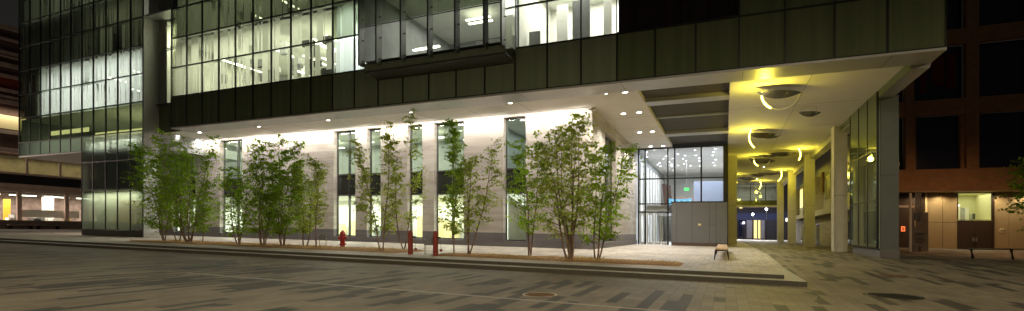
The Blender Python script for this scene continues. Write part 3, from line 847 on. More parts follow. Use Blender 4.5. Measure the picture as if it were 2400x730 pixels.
# wall washers
def wash(u0, u1, v, h, e, n):
    L = (u1 - u0) / n
    for i in range(n):
        a = u0 + i * L
        light('AREA', 'wall_washer', W(a + L / 2, v, h), e / n, (1, .93, .85), BL, (math.radians(16), 0, ANG), shape='RECTANGLE', size=L * .96, size_y=.06)
wash(-46, -6.9, 26.25, 6.80, 580, 8)
for (x, y) in ((1392, 258), (1438, 297), (1478, 338)):
    v = v_at(x, u0v + .3); p = W(u0v + .3, v, 6.55)
    b = MB(); b.wbox(p, (.22, .18, .16), M['white'], ANG); b.box(u0v, u0v + .2, v - .04, v + .04, 6.5, 6.58, M['white']); part(b, 'wall_light_fixture', bevel=.02)
    light('SPOT', 'wall_light_beam', p + Vector((.12, -.05, -.12)), 330, (1, .90, .76), BL, (0, math.radians(-14), ANG), spot_size=2.5, spot_blend=.9, shadow_soft_size=.06)
b = MB(); b.lathe(W(u_at(659, 26.6), 26.65, 6.3), [(.05, 0), (.05, .3), (.02, .32), (.02, .54)], M['steel'], 10); part(b, 'wall_sensor')

# ------------------------------------------------------------------ entrance lobby
VE = 41.4
ex = lambda x: u_at(x, VE)
mxs = [1497, 1512.5, 1565.6, 1581.7, 1643.7, 1697]
hT, hM, hD, hH = 6.84, 4.33, 2.28, 1.62
b = MB()
for x in mxs: b.box(ex(x) - .06, ex(x) + .06, VE - .08, VE + .08, -1.04, hT, M['mull'])
for h in (hT - .05, hM, hD): b.box(ex(1497), ex(1697), VE - .07, VE + .07, h - .05, h + .05, M['mull'])
b.box(ex(1497), ex(1581), VE - .07, VE + .07, 1.55, 1.68, M['mull'])
part(b, 'curtain_wall_frame')
for i in range(5):
    a, c = ex(mxs[i]) + .06, ex(mxs[i + 1]) - .06
    for h0, h1 in ((hM + .05, hT - .1), (hD + .05, hM - .05)):
        MB().box(a, c, VE - .01, VE + .01, h0, h1, M['clear']).build('lobby_pane', BL)
b = MB(); b.box(ex(1512.5) + .06, ex(1573), VE + .3, VE + .5, 1.72, 2.2, M['roomgrey']); part(b, 'transom_grille')
for i, (x0, x1) in enumerate(((1500, 1512), (1515, 1532), (1532.5, 1549), (1549.5, 1565))):
    a, c = ex(x0) + .05, ex(x1)
    fr = MB(); w = .07
    fr.box(a, a + w, VE - .03, VE + .03, -1.02, 1.52, M['steel']); fr.box(c - w, c, VE - .03, VE + .03, -1.02, 1.52, M['steel'])
    fr.box(a + w, c - w, VE - .03, VE + .03, -1.02, -.86, M['steel']); fr.box(a + w, c - w, VE - .03, VE + .03, 1.42, 1.52, M['steel'])
    o = fr.build('entrance_door', BL)
    MB().box(a + w, c - w, VE - .01, VE + .01, -.86, 1.42, M['clear']).build('door_glass', o)
    if i: MB().tube([W(a + w + .06, VE - .12, -.3), W(a + w + .06, VE - .12, .5)], .02, M['steel']).build('door_handle', o)
b = MB(); b.box(ex(1697) + .06, .2, VE - .1, VE + .3, -1.04, HC - .01, M['mull']); part(b, 'dark_corner_post')
# lobby interior
LC = 6.80
b = MB()
b.quad(W(u0v, VE + .1, LC), W(.15, VE + .1, LC), W(.15, 62, LC), W(u0v, 62, LC), M['white'])
b.quad(W(u0v, VE, -1.03), W(.15, VE, -1.03), W(.15, 62, -1.03), W(u0v, 62, -1.03), M['roomgrey'])
b.quad(W(u0v, 62, -1.03), W(.15, 62, -1.03), W(.15, 62, LC), W(u0v, 62, LC), M['room'])
b.quad(W(.15, VE + .3, -1.03), W(.15, 62, -1.03), W(.15, 62, LC), W(.15, VE + .3, LC), M['room'])
b.quad(W(u0v, VE, -1.03), W(u0v, 62, -1.03), W(u0v, 62, LC), W(u0v, VE, LC), M['roomgrey'])
part(b, 'lobby_interior')
b = MB()
for i in range(9):
    vv = 43.0 + i * 2.0; b.box(u0v + .02, u0v + .14, vv, vv + .9, -1.03, 6.0, M['room'])
part(b, 'lobby_pilaster')
b = MB(); b.box(-2.55, .1, 46, 46.3, -1.03, 4.5, mat('blue_grey_lobby_wall', (.34, .38, .46), .7)); part(b, 'lobby_screen_wall')
b = MB(); b.box(u0v + .2, .1, 54, 60, 1.7, 2.1, M['room']); b.box(u0v + .2, -2.6, 53.9, 54, 1.7, 2.6, M['roomgrey']); part(b, 'lobby_balcony')
b = MB(); b.hexa([W(-6.2, 57, 2.3), W(-5.4, 57, 2.3), W(-5.4, 57.3, 2.3), W(-6.2, 57.3, 2.3), W(-6.5, 57, 5.4), W(-5.6, 57, 5.2), W(-5.6, 57.3, 5.2), W(-6.5, 57.3, 5.4)], M['brownwall'])
b.box(-6.3, -2.6, 58, 58.2, 3.2, 4.0, M['pinkconc']); part(b, 'lobby_bulkhead')
RB = random.Random(12)
for i in range(7):
    for j in range(5):
        if RB.random() < .22: continue
        downlight(-6.2 + j * 1.35 + RB.uniform(-.3, .3), 42.6 + i * 1.7 + RB.uniform(-.5, .5), LC - .01, 0, .09, 'lampcool')
light('AREA', 'lobby_light', W(-3.2, 44.5, 6.7), 330, (.84, .88, 1.0), BL, (0, 0, ANG), shape='RECTANGLE', size=5.5, size_y=5)
light('AREA', 'lobby_light', W(-3.2, 52, 6.7), 330, (.90, .92, 1.0), BL, (0, 0, ANG), shape='RECTANGLE', size=5.5, size_y=8)
light('AREA', 'lobby_light', W(-4.6, 43.3, 1.5), 60, (.95, .97, 1.0), BL, (0, 0, ANG), shape='RECTANGLE', size=3, size_y=1.4)
# grey service enclosure beside the doors
VX = 40.5
gx = lambda x: u_at(x, VX)
SB = thing('service_enclosure', W(-2, VX, -1.04), 'grey metal panelled enclosure beside the glass lobby doors', 'enclosure')
b = MB(); b.box(gx(1573.5), gx(1705), VX + .02, VE + .55 - .9 + .2, -.82, 2.36, M['greydark']); b.build('enclosure_core', SB)
px = [1573.5, 1586, 1622, 1663, 1678.6, 1705]
for i in range(5):
    a, c = gx(px[i]) + .012, gx(px[i + 1]) - .012
    if i == 3:
        MB().box(a, c, VX, VX + .03, -.80, .62, M['greybox']).build('cladding_panel', SB)
        MB().box(a, c, VX, VX + .03, .64, 2.34, M['greybox']).build('cladding_panel', SB)
    else: MB().box(a, c, VX, VX + .03, -.80, 2.34, M['greybox']).build('cladding_panel', SB)
MB().box(gx(1573.5), gx(1705), VX - .015, VX + .3, -1.04, -.82, mat('enclosure_base_brown', (.10, .065, .055), .7)).build('enclosure_base', SB)
MB().box(gx(1573.5) - .02, gx(1705) + .02, VX - .03, VX + .8, 2.36, 2.42, M['mull']).build('coping', SB)
sp = MB().box(gx(1636), gx(1643), VX - .012, VX, .55, .70, M['cream']).build('notice_plate', SB)
# blue banner and exit sign in the lobby
bn = thing('blue_banner', W(-5, 53.8, 2.0), 'light blue cloth banner stretched along the balcony inside the lobby', 'banner')
b = MB(); n = 14; a0, a1 = u_at(1566, 53.7), u_at(1621, 53.7); vsn = []
for i in range(n + 1):
    uu = a0 + (a1 - a0) * i / n; sag = .10 * math.sin(math.pi * i / n)
    vsn += [W(uu, 53.7 + .05 * math.sin(i * 1.9), 2.70 - sag * .6), W(uu, 53.7 + .06 * math.sin(i * 1.9 + 1), 3.55 - sag)]
b.add(vsn, [[2 * i, 2 * i + 2, 2 * i + 3, 2 * i + 1] for i in range(n)], M['bluewhite']); b.build('cloth', bn)
b = MB()
for i in range(5):
    b.tube([W(a0 + .3 + i * .55, 53.62, 2.85), W(a0 + .55 + i * .55, 53.62, 3.3)], .03, mat('pale_banner_print', (.7, .85, .9), .6) if i == 0 else bpy.data.materials['pale_banner_print'], 5)
b.build('banner_print', bn)
es = thing('exit_sign', W(-3.6, 50, 4.6), 'green illuminated exit sign hanging in the glass lobby', 'sign')
p = at(1609, 444, 47); pu, pv = UV(p.x, p.y); ph = p.z - ZC - GRADE * p.x
MB().box(pu - .22, pu + .22, pv - .04, pv + .04, ph - .13, ph + .13, M['exitgreen']).build('sign_body', es)
text('EXIT', .17, M['white'], W(pu, pv - .05, ph), ANG, es)
MB().tube([W(pu, pv, ph + .2), W(pu, pv, LC)], .015, M['steel'], 6).build('hanger', es)

# ------------------------------------------------------------------ passage columns, pier, glass wall
def column(u0, u1, v0, v1, h1=HC, m='concrete'):
    b = MB(); b.box(u0, u1, v0, v1, -1.06, h1, M[m])
    b.box(u0 - .004, u1 + .004, v0 - .004, v0 + .01, 2.48, 2.495, M['greydark'])
    part(b, 'column')
for k in range(4):
    v = 36.35 + 12.1 * k
    column(6.27, 6.98, v, v + .95)
for k in range(1, 3):
    v = 36.35 + 12.1 * k
    column(.24, .95, v - .5, v + .45)
b = MB(); b.box(6.72, 7.43, 28.2, 33.6, -.62, 6.6, M['pierdark']); 
b.box(6.715, 7.435, 28.195, 28.22, 2.86, 2.875, M['greydark']); part(b, 'end_pier')
b = MB(); b.box(6.70, 7.45, 28.18, 33.62, -1.25, -.62, M['basestone']); part(b, 'pier_base')
b = MB(); b.box(6.66, 6.70, 28.19, 33.62, -.62, 6.84, M['backing']); part(b, 'side_screen_backing')
# side glazing of the pier
b = MB()
vv = [28.2, 29.9, 31.7, 33.62]
for q in vv: b.box(6.56, 6.655, q - .03, q + .03, -.6, 6.84, M['mull'])
for h in (-.6, 1.7, 4.1): b.box(6.56, 6.655, 28.2, 33.62, h, h + .05, M['mull'])
part(b, 'side_glazing_frame')
for i in range(3):
    for j, (h0, h1) in enumerate(((-.55, 1.7), (1.75, 4.1), (4.15, 6.84))):
        MB().box(6.58, 6.60, vv[i] + .03, vv[i + 1] - .03, h0, h1, M['fritgrey'] if j < 2 else M['frit']).build('side_glass_pane', BL)
b = MB(); b.box(6.64, 7.22, V0 + 1.5, 28.17, 6.52, 6.60, M['fascia']); b.box(6.95, 7.24, 23.7, 28.17, 6.60, 6.9, M['fascia']); part(b, 'side_soffit')
b = MB(); b.box(6.60, 6.635, 23.7, 36.3, 6.5, 6.84, M['frit'])
part(b, 'glass_fascia')
b = MB(); b.box(6.64, 7.2, 33.64, 76, 6.45, 6.86, M['fascia']); part(b, 'edge_beam')
b = MB(); b.box(.16, .19, VE + .4, 74, -1.03, 2.2, M['fritgrey']); b.box(.16, .19, VE + .4, 74, 2.25, 6.8, M['clear']); part(b, 'lobby_side_glazing')

# bridge at the far end of the passage
b = MB(); b.box(-1, 7.0, 76.0, 76.2, 3.95, 4.55, M['spandrel_dark']); b.box(-1, 7.0, 75.9, 77, 3.72, 3.95, M['white']); part(b, 'bridge_floor_edge')
for i in range(4):
    a = -.6 + i * 1.9
    p = MB().box(a + .04, a + 1.86, 75.98, 76.0, 4.56, 6.84, M['clear']).build('bridge_window', BL)
    f = MB(); frame_ring(f, a, a + 1.9, 75.99, 4.55, 6.85, .05, .1); f.build('window_frame', p)
room('bridge_interior', -1, 7, 76.2, 82, 4.56, 7.0, M['roomgrey'], M['room'])
arealight(-.5, 6.5, 77, 81, 6.9, 60, (1, 1, .8))

# rear annex behind the right hand columns
AN = thing('stone_annex', W(9, 55, -1.04), 'beige stone annex with projecting window bays behind the passage columns', 'building')
b = MB(); b.box(8.9, 9.4, 36, 84, -1.04, 1.9, M['stone']); b.box(9.1, 9.4, 36, 84, 2.4, 8, M['concrete']); b.build('wall', AN)
b = MB(); b.box(8.3, 9.4, 36, 84, 1.9, 2.4, M['concrete']); b.build('ledge', AN)
for i in range(5):
    v = 41.5 + i * 8.2
    o = MB().box(8.35, 9.1, v, v + 3.0, 2.4, 5.9, M['concrete']).build('window_bay', AN)
    MB().box(8.33, 8.345, v + .4, v + 2.6, 3.2, 5.4, M['citywin'] if i in (3,) else M['nightglass']).build('pane', o)
for v in (44.5, 59, 71):
    o = MB().box(8.87, 8.9, v, v + 1.6, -1.03, 1.1, M['nightglass']).build('shop_door', AN)

# ================================================================== PENDANT LIGHTS
def leaf_plate(b, c, L, Wd, rz, tilt, m, bend=.12):
    n = 12; vs = []
    R3 = Matrix.Rotation(rz, 3, 'Z') @ Matrix.Rotation(tilt, 3, 'X')
    for i in range(n + 1):
        s_ = -1 + 2 * i / n; w = Wd / 2 * (1 - abs(s_) ** 2.2)
        z = bend * (s_ * s_)
        for q in (-1, 1):
            vs.append(Vector(c) + R3 @ Vector((s_ * L / 2, q * w + .10 * Wd * s_, z)))
    k = [[2 * i, 2 * i + 2, 2 * i + 3, 2 * i + 1] for i in range(n)]
    top = [v + Vector((0, 0, .012)) for v in vs]; N_ = len(vs)
    k2 = [[N_ + a for a in f][::-1] for f in k]
    b.add(vs + top, k + k2, m)
# px of the tube centre, py, direction of the arc, radius m, plates [(dx,dy,L,W)]
PEN = [
    # x, y(attach), radius, arc start/end in degrees lit, dark arc?, label, plates
    (1828, 222, .78, 'large leaf shaped mirror with a long half ring tube, nearest the plaza', [(-.02, 0, 2.0, .62, .10)], (185, 240), (240, 352), .75),
    (1899, 268, 0, 'small leaf shaped mirror without a tube, nearest the right edge', [(0, 0, 1.15, .42, -.12)], None, None, .75),
    (1793, 318, .95, 'pair of leaf mirrors with an upright yellow tube, second from the plaza', [(-.15, .0, 1.9, .6, .05), (.35, .8, 1.5, .45, .4)], (150, 228), None, .5),
    (1785, 376, .62, 'leaf mirrors with a short hooked yellow tube over the left of the passage', [(-.1, 0, 2.0, .5, .15), (.2, 1.2, 2.2, .5, -.2)], (185, 240), (240, 350), .55),
    (1845, 362, .9, 'leaf mirrors with an upright yellow tube over the middle of the passage', [(-.3, 0, 2.4, .6, .0), (-1.2, .9, 1.6, .5, .3)], (-30, 40), None, .5),
    (1808, 408, .95, 'leaf mirrors with a bent yellow tube above the rear columns', [(-.2, 0, 2.6, .6, .1), (-1.2, 1.2, 1.8, .5, -.3)], (-50, 25), None, .5),
    (1742, 418, .8, 'leaf mirror with a short yellow tube beside the left column', [(0, 0, 2.2, .6, .1), (.6, 1.8, 1.8, .5, -.3)], (150, 215), None, .5),
    (1765, 432, .9, 'rearmost leaf mirror with a curved yellow tube before the bridge', [(0, 0, 2.4, .6, -.1)], (-40, 30), None, .5),
]
for i, (x, y, rad, lab, plates, lit, dark, dz) in enumerate(PEN):
    h = HC - .38
    u, v = on_h(x, y, h)
    p = W(u, v, h)
    t = thing('pendant_light', p, lab, 'pendant light', 'mirrored pendant lights under the passage ceiling')
    for (du, dv, L, Wd, tl) in plates:
        b = MB(); leaf_plate(b, W(u + du, v + dv, h), L, Wd * 1.05, ANG + R.uniform(.2, .4), tl * .5 - .42, M['mirror'])
        b.build('leaf_plate', t, smooth=True)
    b = MB()
    for du in (-.25, .3): b.tube([W(u + du, v, h + .02), W(u + du, v, HC)], .012, M['steel'], 6)
    b.build('suspension_rod', t)
    if rad:
        def arc(a0, a1, rr, name, m):
            n = 14; pts = []
            for q in range(n + 1):
                a = math.radians(a0 + (a1 - a0) * q / n)
                pts.append(W(u + rad * math.cos(a), v - .25, h + .02 + (rad * math.sin(a) if dark else rad * math.sin(a) - .12)))
            MB().tube(pts, rr * 1.3, M[m], 8).build(name, t, smooth=True)
        arc(lit[0], lit[1], .034, 'lit_tube', 'arc')
        if dark: arc(dark[0], dark[1], .014, 'tube_ring', 'steel')
        am = math.radians((lit[0] + lit[1]) / 2)
        light('POINT', 'tube_glow', W(u + rad * math.cos(am), v - .35, h - .40), 88 if i < 3 else 58, (1, .83, .07), t, shadow_soft_size=.2)
# added ceiling spots, general warm light for the passage
for (u, v) in ((3.6, 56), (3.6, 68)):
    downlight(u, v, HC, 170, .07, 'lampwarm', (1, .88, .58), 2.5)
light('AREA', 'street_end_light', W(3.5, 84, 5.5), 900, (.95, .97, 1), BL, (0, 0, ANG), shape='RECTANGLE', size=9, size_y=4)

# ================================================================== RIGHT BUILDING
RBG = thing('brown_concrete_building', W(20, 55, -1.2), 'dark brown concrete frame building with tan ground floor beyond the pier', 'building')
VR = 55.0
rx = lambda x: u_at(x, VR)
Hg = -1.30
b = MB()
for xa, xb in ((2122, 2142), (2264, 2294), (2420, 2440)):
    b.box(rx(xa), rx(xb), VR - .1, VR + .7, 4.1, 22, M['brownconc'])
for h0, h1 in ((4.1, 6.0), (10.85, 12.2), (17.0, 18.3)):
    b.box(8.5, 40, VR + .0 if h0 > 5 else VR - .3, VR + .65, h0, h1, M['brownconc'])
for xa, xb in ((2136, 2150), (2255, 2266)):
    b.box(rx(xa), rx(xb), VR + .3, VR + .75, 6.0, 10.85, M['brownconc'])
b.build('concrete_frame', RBG)
for xa, xb in ((2090, 2122), (2142, 2264), (2294, 2420), (2440, 2560)):
    for h0, h1 in ((6.0, 10.85), (12.2, 17.0), (18.3, 22)):
        MB().box(rx(xa), rx(xb), VR + .8, VR + .85, h0, h1, M['nightglass']).build('dark_window', RBG)
for xa, xb, ha, hb_ in ((2163, 2180, 13.0, 15.6), (2190, 2222, 13.6, 16.2), (2226, 2250, 13.2, 16.4)):
    MB().box(rx(xa), rx(xb), VR + .74, VR + .78, ha, hb_, M['curtain']).build('red_curtain', RBG)
b = MB(); b.box(8.5, 40, VR - .35, VR + 2.0, 4.0, 4.09, M['tan']); b.build('ground_soffit', RBG)
VRg = VR + 1.0
gxr = lambda x: u_at(x, VRg)
def rpart(name, x0, x1, h0, h1, m, dv=0.0, parent=None, th=.1):
    return MB().box(gxr(x0), gxr(x1), VRg + dv, VRg + dv + th, h0, h1, M[m]).build(name, parent or RBG)
rpart('brown_wall', 2085, 2172, Hg, 4.0, 'darkbrown', .1)
rpart('tan_panel', 2173, 2209, Hg, 1.32, 'tan'); rpart('tan_panel', 2173, 2209, 1.35, 3.98, 'tan')
rpart('tan_panel', 2210, 2243, Hg, 1.32, 'tan'); rpart('tan_panel', 2210, 2243, 1.35, 3.98, 'tan')
rpart('tan_panel', 2331, 2364, Hg, 3.98, 'tan'); rpart('tan_panel', 2364.5, 2460, Hg, 3.98, 'tan')
rpart('post', 2326, 2330.5, Hg, 3.98, 'darkbrown', -.05)
d1 = rpart('service_door', 2243.5, 2284.5, Hg, 1.5, 'darkbrown'); d2 = rpart('service_door', 2285, 2325.5, Hg, 1.5, 'darkbrown')
for d, x in ((d1, 2281), (d2, 2288)):
    b = MB(); b.box(gxr(x) - .06, gxr(x) + .06, VRg - .05, VRg - .002, -.35, .0, M['steel']); b.build('handle', d)
w = MB(); frame_ring(w, gxr(2243.5), gxr(2325.5), VRg + .02, 1.52, 3.98, .06, .1, M['darkbrown']); wf = w.build('lit_window', RBG)
MB().box(gxr(2244) + .05, gxr(2325) - .05, VRg + .02, VRg + .04, 1.58, 3.92, M['clear']).build('pane', wf)
b = MB(); a, c = gxr(2236), gxr(2335)
ywall = mat('pale_yellow_room', (.62, .60, .36), .8)
b.quad(W(a, VRg + 4, 1.5), W(c, VRg + 4, 1.5), W(c, VRg + 4, 3.99), W(a, VRg + 4, 3.99), ywall)
b.quad(W(a, VRg + .15, 3.97), W(c, VRg + .15, 3.97), W(c, VRg + 4, 3.97), W(a, VRg + 4, 3.97), ywall)
b.quad(W(a, VRg + .15, 1.5), W(c, VRg + .15, 1.5), W(c, VRg + 4, 1.5), W(a, VRg + 4, 1.5), ywall)
b.quad(W(a, VRg + .15, 1.5), W(a, VRg + 4, 1.5), W(a, VRg + 4, 3.97), W(a, VRg + .15, 3.97), ywall)
b.quad(W(c, VRg + .15, 1.5), W(c, VRg + 4, 1.5), W(c, VRg + 4, 3.97), W(c, VRg + .15, 3.97), ywall)
b.build('lit_room', RBG)
ww = (gxr(2325) - gxr(2244))
b = MB()
b.box(gxr(2252), gxr(2268), VRg + 1.6, VRg + 1.7, 2.88, 2.98, M['tubewhite'])
for i, (fa, fb, h0, h1, mm) in enumerate(((.02, .10, 1.5, 2.9, 'room'), (.12, .18, 1.8, 2.6, 'roomgrey'), (.36, .40, 1.5, 2.95, 'room'), (.42, .58, 1.5, 2.75, 'roomgrey'), (.60, .72, 1.5, 2.8, 'room'), (.78, .86, 1.5, 2.2, 'roomgrey'), (.9, .98, 1.7, 2.25, 'roomdark'))):
    b.box(gxr(2244) + ww * fa, gxr(2244) + ww * fb, VRg + 1.8 + .2 * i, VRg + 1.9 + .2 * i, h0, h1, M[mm])
b.build('room_fittings', RBG)
light('AREA', 'room_light', W(gxr(2285), VRg + 1.8, 3.9), 36, (1, 1, .62), RBG, (0, 0, ANG), shape='RECTANGLE', size=3, size_y=3)
# white handrail frame of the ramp at the left of the tan panels
b = MB()
rl = lambda x, v=VR - 1.5: u_at(x, v)
b.box(rl(2100), rl(2154), VR - 1.5, VR - 1.42, 2.55, 2.75, M['white'])
b.build('pale_rail', RBG)
b = MB(); b.box(gxr(2168), gxr(2172.5), VRg - .1, VRg, -1.0, 4.0, M['cream']); b.build('door_jamb', RBG)
sg = thing('notice_sign', W(gxr(2117), VRg, 0), 'small glowing orange notice on the dark wall beside the pier', 'sign')
MB().box(gxr(2112.5), gxr(2122), VRg + .05, VRg + .09, .45, .93, M['orange']).build('sign_face', sg)
b = MB()
for k in range(2): b.box(gxr(2114.5), gxr(2120), VRg + .04, VRg + .049, .56 + .16 * k, .64 + .16 * k, M['darkbrown'])
b.build('sign_marks', sg)
# soffit lamps washing the tan wall
for x in (2150, 2200, 2262, 2330, 2395):
    p = W(gxr(x), VR + .35, 3.97)
    b = MB(); b.lathe(p + Vector((0, 0, -.03)), [(.1, 0), (.1, .03)], M['tan'], 12); b.build('soffit_lamp', RBG)
    light('SPOT', 'soffit_beam', p + Vector((0, 0, -.06)), 80, (1, .80, .48), RBG, spot_size=2.6, spot_blend=.8, shadow_soft_size=.08)

# plate number on the tan wall
pl = thing('address_plate', W(gxr(2348), VRg - .05, .3), 'small cream number plate on the tan wall behind the branches', 'sign')
p = W(gxr(2348), VRg - .03, .66)
MB().box(gxr(2342.5), gxr(2353.5), VRg - .03, VRg - .004, .48, .84, M['cream']).build('plate', pl, bevel=.01)
text('40', .30, M['black'], p + Vector((0, -.02, 0)), ANG, pl)

# glass information panel
Y = 34.0
ip = XYg((2154 - 1200) / 1150 * Y, Y)
IP = thing('information_panel', ip, 'tall grey glass information panel with white post in front of the brown building', 'sign')
def fl(x): return (x - 1200) / 1150 * Y
def zh(y): return ZC - (y - 538) / 1150 * Y
b = MB(); b.wbox(((fl(2135) + fl(2175)) / 2, Y, (zh(498) + ip.z) / 2), (fl(2175) - fl(2135), .06, zh(498) - ip.z), mat('etched_grey_panel', (.17, .16, .145), .35, var=.15, scale=3)); b.build('panel', IP)
b = MB(); b.wbox((fl(2133), Y - .02, (zh(453) + ip.z) / 2), (.09, .12, zh(453) - ip.z), M['white']); b.build('post', IP)
b = MB()
for k, x in enumerate((2146, 2151, 2156)): b.wbox((fl(x), Y - .045, (zh(452) + zh(516)) / 2), (.10, .03, zh(452) - zh(516)), M['steel'])
b.wbox((fl(2143), Y - .045, zh(524)), (.06, .02, .45), M['cream'])
b.build('metal_strips', IP)
RT = random.Random(2); b = MB()
for k in range(6):
    wl = RT.uniform(.45, .75); yy = 547 + k * 3.6 + (4 if k > 1 else 0); x0 = fl(2143)
    x = x0
    while x < x0 + wl:
        q = RT.uniform(.03, .1); b.wbox((x + q / 2, Y - .036, zh(yy)), (q, .006, .045), M['greydark']); x += q + .02
b.build('text_lines', IP)
for k in range(0): pass
b = MB(); b.wbox((fl(2155), Y - .036, zh(585)), (.12, .006, .4), M['greydark']); b.build('etched_arrow', IP)

# ================================================================== LEFT BUILDING (across the side street)
LB = thing('banded_parking_building', W(-93.6, 40, -1.0), 'brown multi storey building with pale pink concrete bands at the far left', 'building')
UL_ = -93.6
def zl(x, y):   # height on the plane u = UL_
    v = v_at(x, UL_); p = W(UL_, v, 0); return (hz(x) - y) * p.y / 1150
va, vb = 10, 62
b = MB()
ys = [(55, 66), (86, 92), (117, 125), (128, 132), (145, 155), (172, 180), (206, 214), (222, 228), (232, 242), (303, 312), (345, 351), (352, 356)]
for y0, y1 in ys:
    h1, h0 = zl(5, y0), zl(5, y1)
    b.box(UL_ - .3, UL_, va, vb, h0, h1, M['pinkconc'])
b.build('concrete_band', LB)
MB().box(UL_ - 14, UL_ - .45, va, vb, zl(5, 352), zl(5, 60), M['brownwall']).build('wall', LB)
MB().box(UL_ - .44, UL_ - .40, va, vb, zl(5, 206), zl(5, 174), mat('red_brown_louvre', (.16, .02, .01), .8, var=.3, scale=2)).build('louvre_strip', LB)
for k in range(5):
    v = va + k * 10.4; o = MB().box(UL_ - .44, UL_ - .38, v + .1, v + 10.2, zl(5, 300), zl(5, 268), M['cream']).build('lit_window', LB)
light('AREA', 'window_glow', W(UL_ + .6, 36, zl(5, 262)), 220, (1, .93, .70), LB, (0, math.radians(40), ANG), shape='RECTANGLE', size=1, size_y=30)
# second floor glass, black spandrel, ground shops
h2a, h2b, h2c = zl(20, 430), zl(20, 408), zl(20, 357)
MB().box(UL_ - .3, UL_ - .05, va, vb, h2a, h2b, M['black']).build('black_spandrel', LB)
MB().box(UL_ - .35, UL_ + .1, va, vb, zl(20, 440), h2a, M['pinkconc']).build('concrete_band', LB)
MB().box(UL_ - .3, UL_ - .0, va, vb, h2b, h2b + .3, M['pinkconc']).build('window_rail', LB)
MB().box(UL_ - 5, UL_ - 4.8, va, vb, h2b, h2c, mat('olive_office_wall', (.22, .19, .10), .8, var=.3, scale=.6)).build('office_back_wall', LB)
b = MB()
for v in (30, 33.6, 37.4, 41.3, 45, 49): b.box(UL_ - .2, UL_ + .05, v, v + .25, h2b, h2c, M['pinkconc'])
b.build('window_post', LB)
light('AREA', 'office_light', W(UL_ - 2.5, 42, h2c - .3), 220, (1, .90, .55), LB, (0, 0, ANG), shape='RECTANGLE', size=3, size_y=34)
light('AREA', 'wing_underlight', W(-51, 27, 5.40), 160, (1, .84, .72), BL, (0, 0, ANG), shape='RECTANGLE', size=6, size_y=5)
hs = zl(20, 448)
MB().box(UL_ - 6, UL_ - 5.8, va, vb, -1.0, hs, mat('shop_back_wall', (.16, .12, .10), .8, var=.5, scale=1.5)).build('shop_back_wall', LB)
MB().box(UL_ - .4, UL_ + .12, va, vb, hs - .1, zl(20, 441), M['pinkconc']).build('shop_fascia', LB)
b = MB()
for x in (40, 152): v = v_at(x, UL_); b.box(UL_ - .3, UL_ + .1, v, v + .5, -1, hs - .1, M['pinkconc'])
b.build('shop_post', LB)
MB().box(UL_ - 3.1, UL_ - 2.9, v_at(8, UL_ - 3), v_at(24, UL_ - 3), -1, zl(20, 466), M['yellow']).build('yellow_door_panel', LB)
MB().box(UL_ - 3.5, UL_ - 2.7, v_at(102, UL_ - 3), v_at(124, UL_ - 3), -1, hs - .2, M['room']).build('shop_column', LB)
RS = random.Random(8)
b = MB()
for k in range(26):
    v = RS.uniform(33, 50); b.box(UL_ - 1.5 - RS.random() * 2, UL_ - 1.2, v, v + RS.uniform(.3, 1.4), -1, RS.uniform(-.6, .9), M[RS.choice(('room', 'roomdark', 'pinkconc', 'straw', 'roomgrey'))])
b.build('shop_display', LB)
b = MB(); b.box(UL_ - .6, UL_ - .55, v_at(48, UL_), v_at(190, UL_), .5, 1.6, M['room']); b.build('shop_window_band', LB)
light('AREA', 'shop_light', W(UL_ - 2.5, 42, hs - .5), 1500, (1, .86, .74), LB, (0, 0, ANG), shape='RECTANGLE', size=3, size_y=36)
b = MB()
for k in range(5): b.box(UL_ - 1.2, UL_ - 1.0, 32 + k * 4, 35 + k * 4, hs - .55, hs - .45, M['tubewhite'])
b.build('shop_luminaire', LB)
# unseen lamp on the side street, lights the bands
SL = thing('side_street_lamp', W(-84, 8, -1.1), 'tall street lamp standing beyond the left edge beside the banded building', 'street lamp')
b = MB(); q = W(-84, 8, -1.1); b.tube([q, q + Vector((0, 0, 9))], [.09, .06], M['black'], 10); b.build('pole', SL)
b = MB(); b.wbox(q + Vector((0, 0, 9.08)), (.7, .3, .12), M['lamphead'], ANG); b.build('lamp_head', SL)
light('POINT', 'lamp_glow', q + Vector((0, 0, 8.8)), 2000, (1, .80, .66), SL, shadow_soft_size=.3)
# low wall and sidewalk edge
lw = MB(); lw.box(-78.4, -78, 12, 60, -1.04, -.05, M['pinkconc']); lw.box(-78.5, -77.9, 12, 60, -.05, .03, M['pinkconc'])
tag(lw.build('low_wall'), 'low pink concrete wall along the side street at the far left', 'wall')
for k, v in enumerate((29.2, 31.8)):
    b0 = thing('street_bench', W(-76.9, v, -1.04), ('plain stone block bench against the pink wall at the left edge', 'plain stone block bench against the pink wall nearer the glass wing')[k], 'bench', 'stone benches along the pink wall')
    MB().box(-77.5, -76.9, v, v + 2.3, -.62, -.45, M['pinkconc']).build('seat', b0)
    for q in (v + .1, v + 2.0): MB().box(-77.4, -77.0, q, q + .2, -1.04, -.62, M['black']).build('leg', b0)
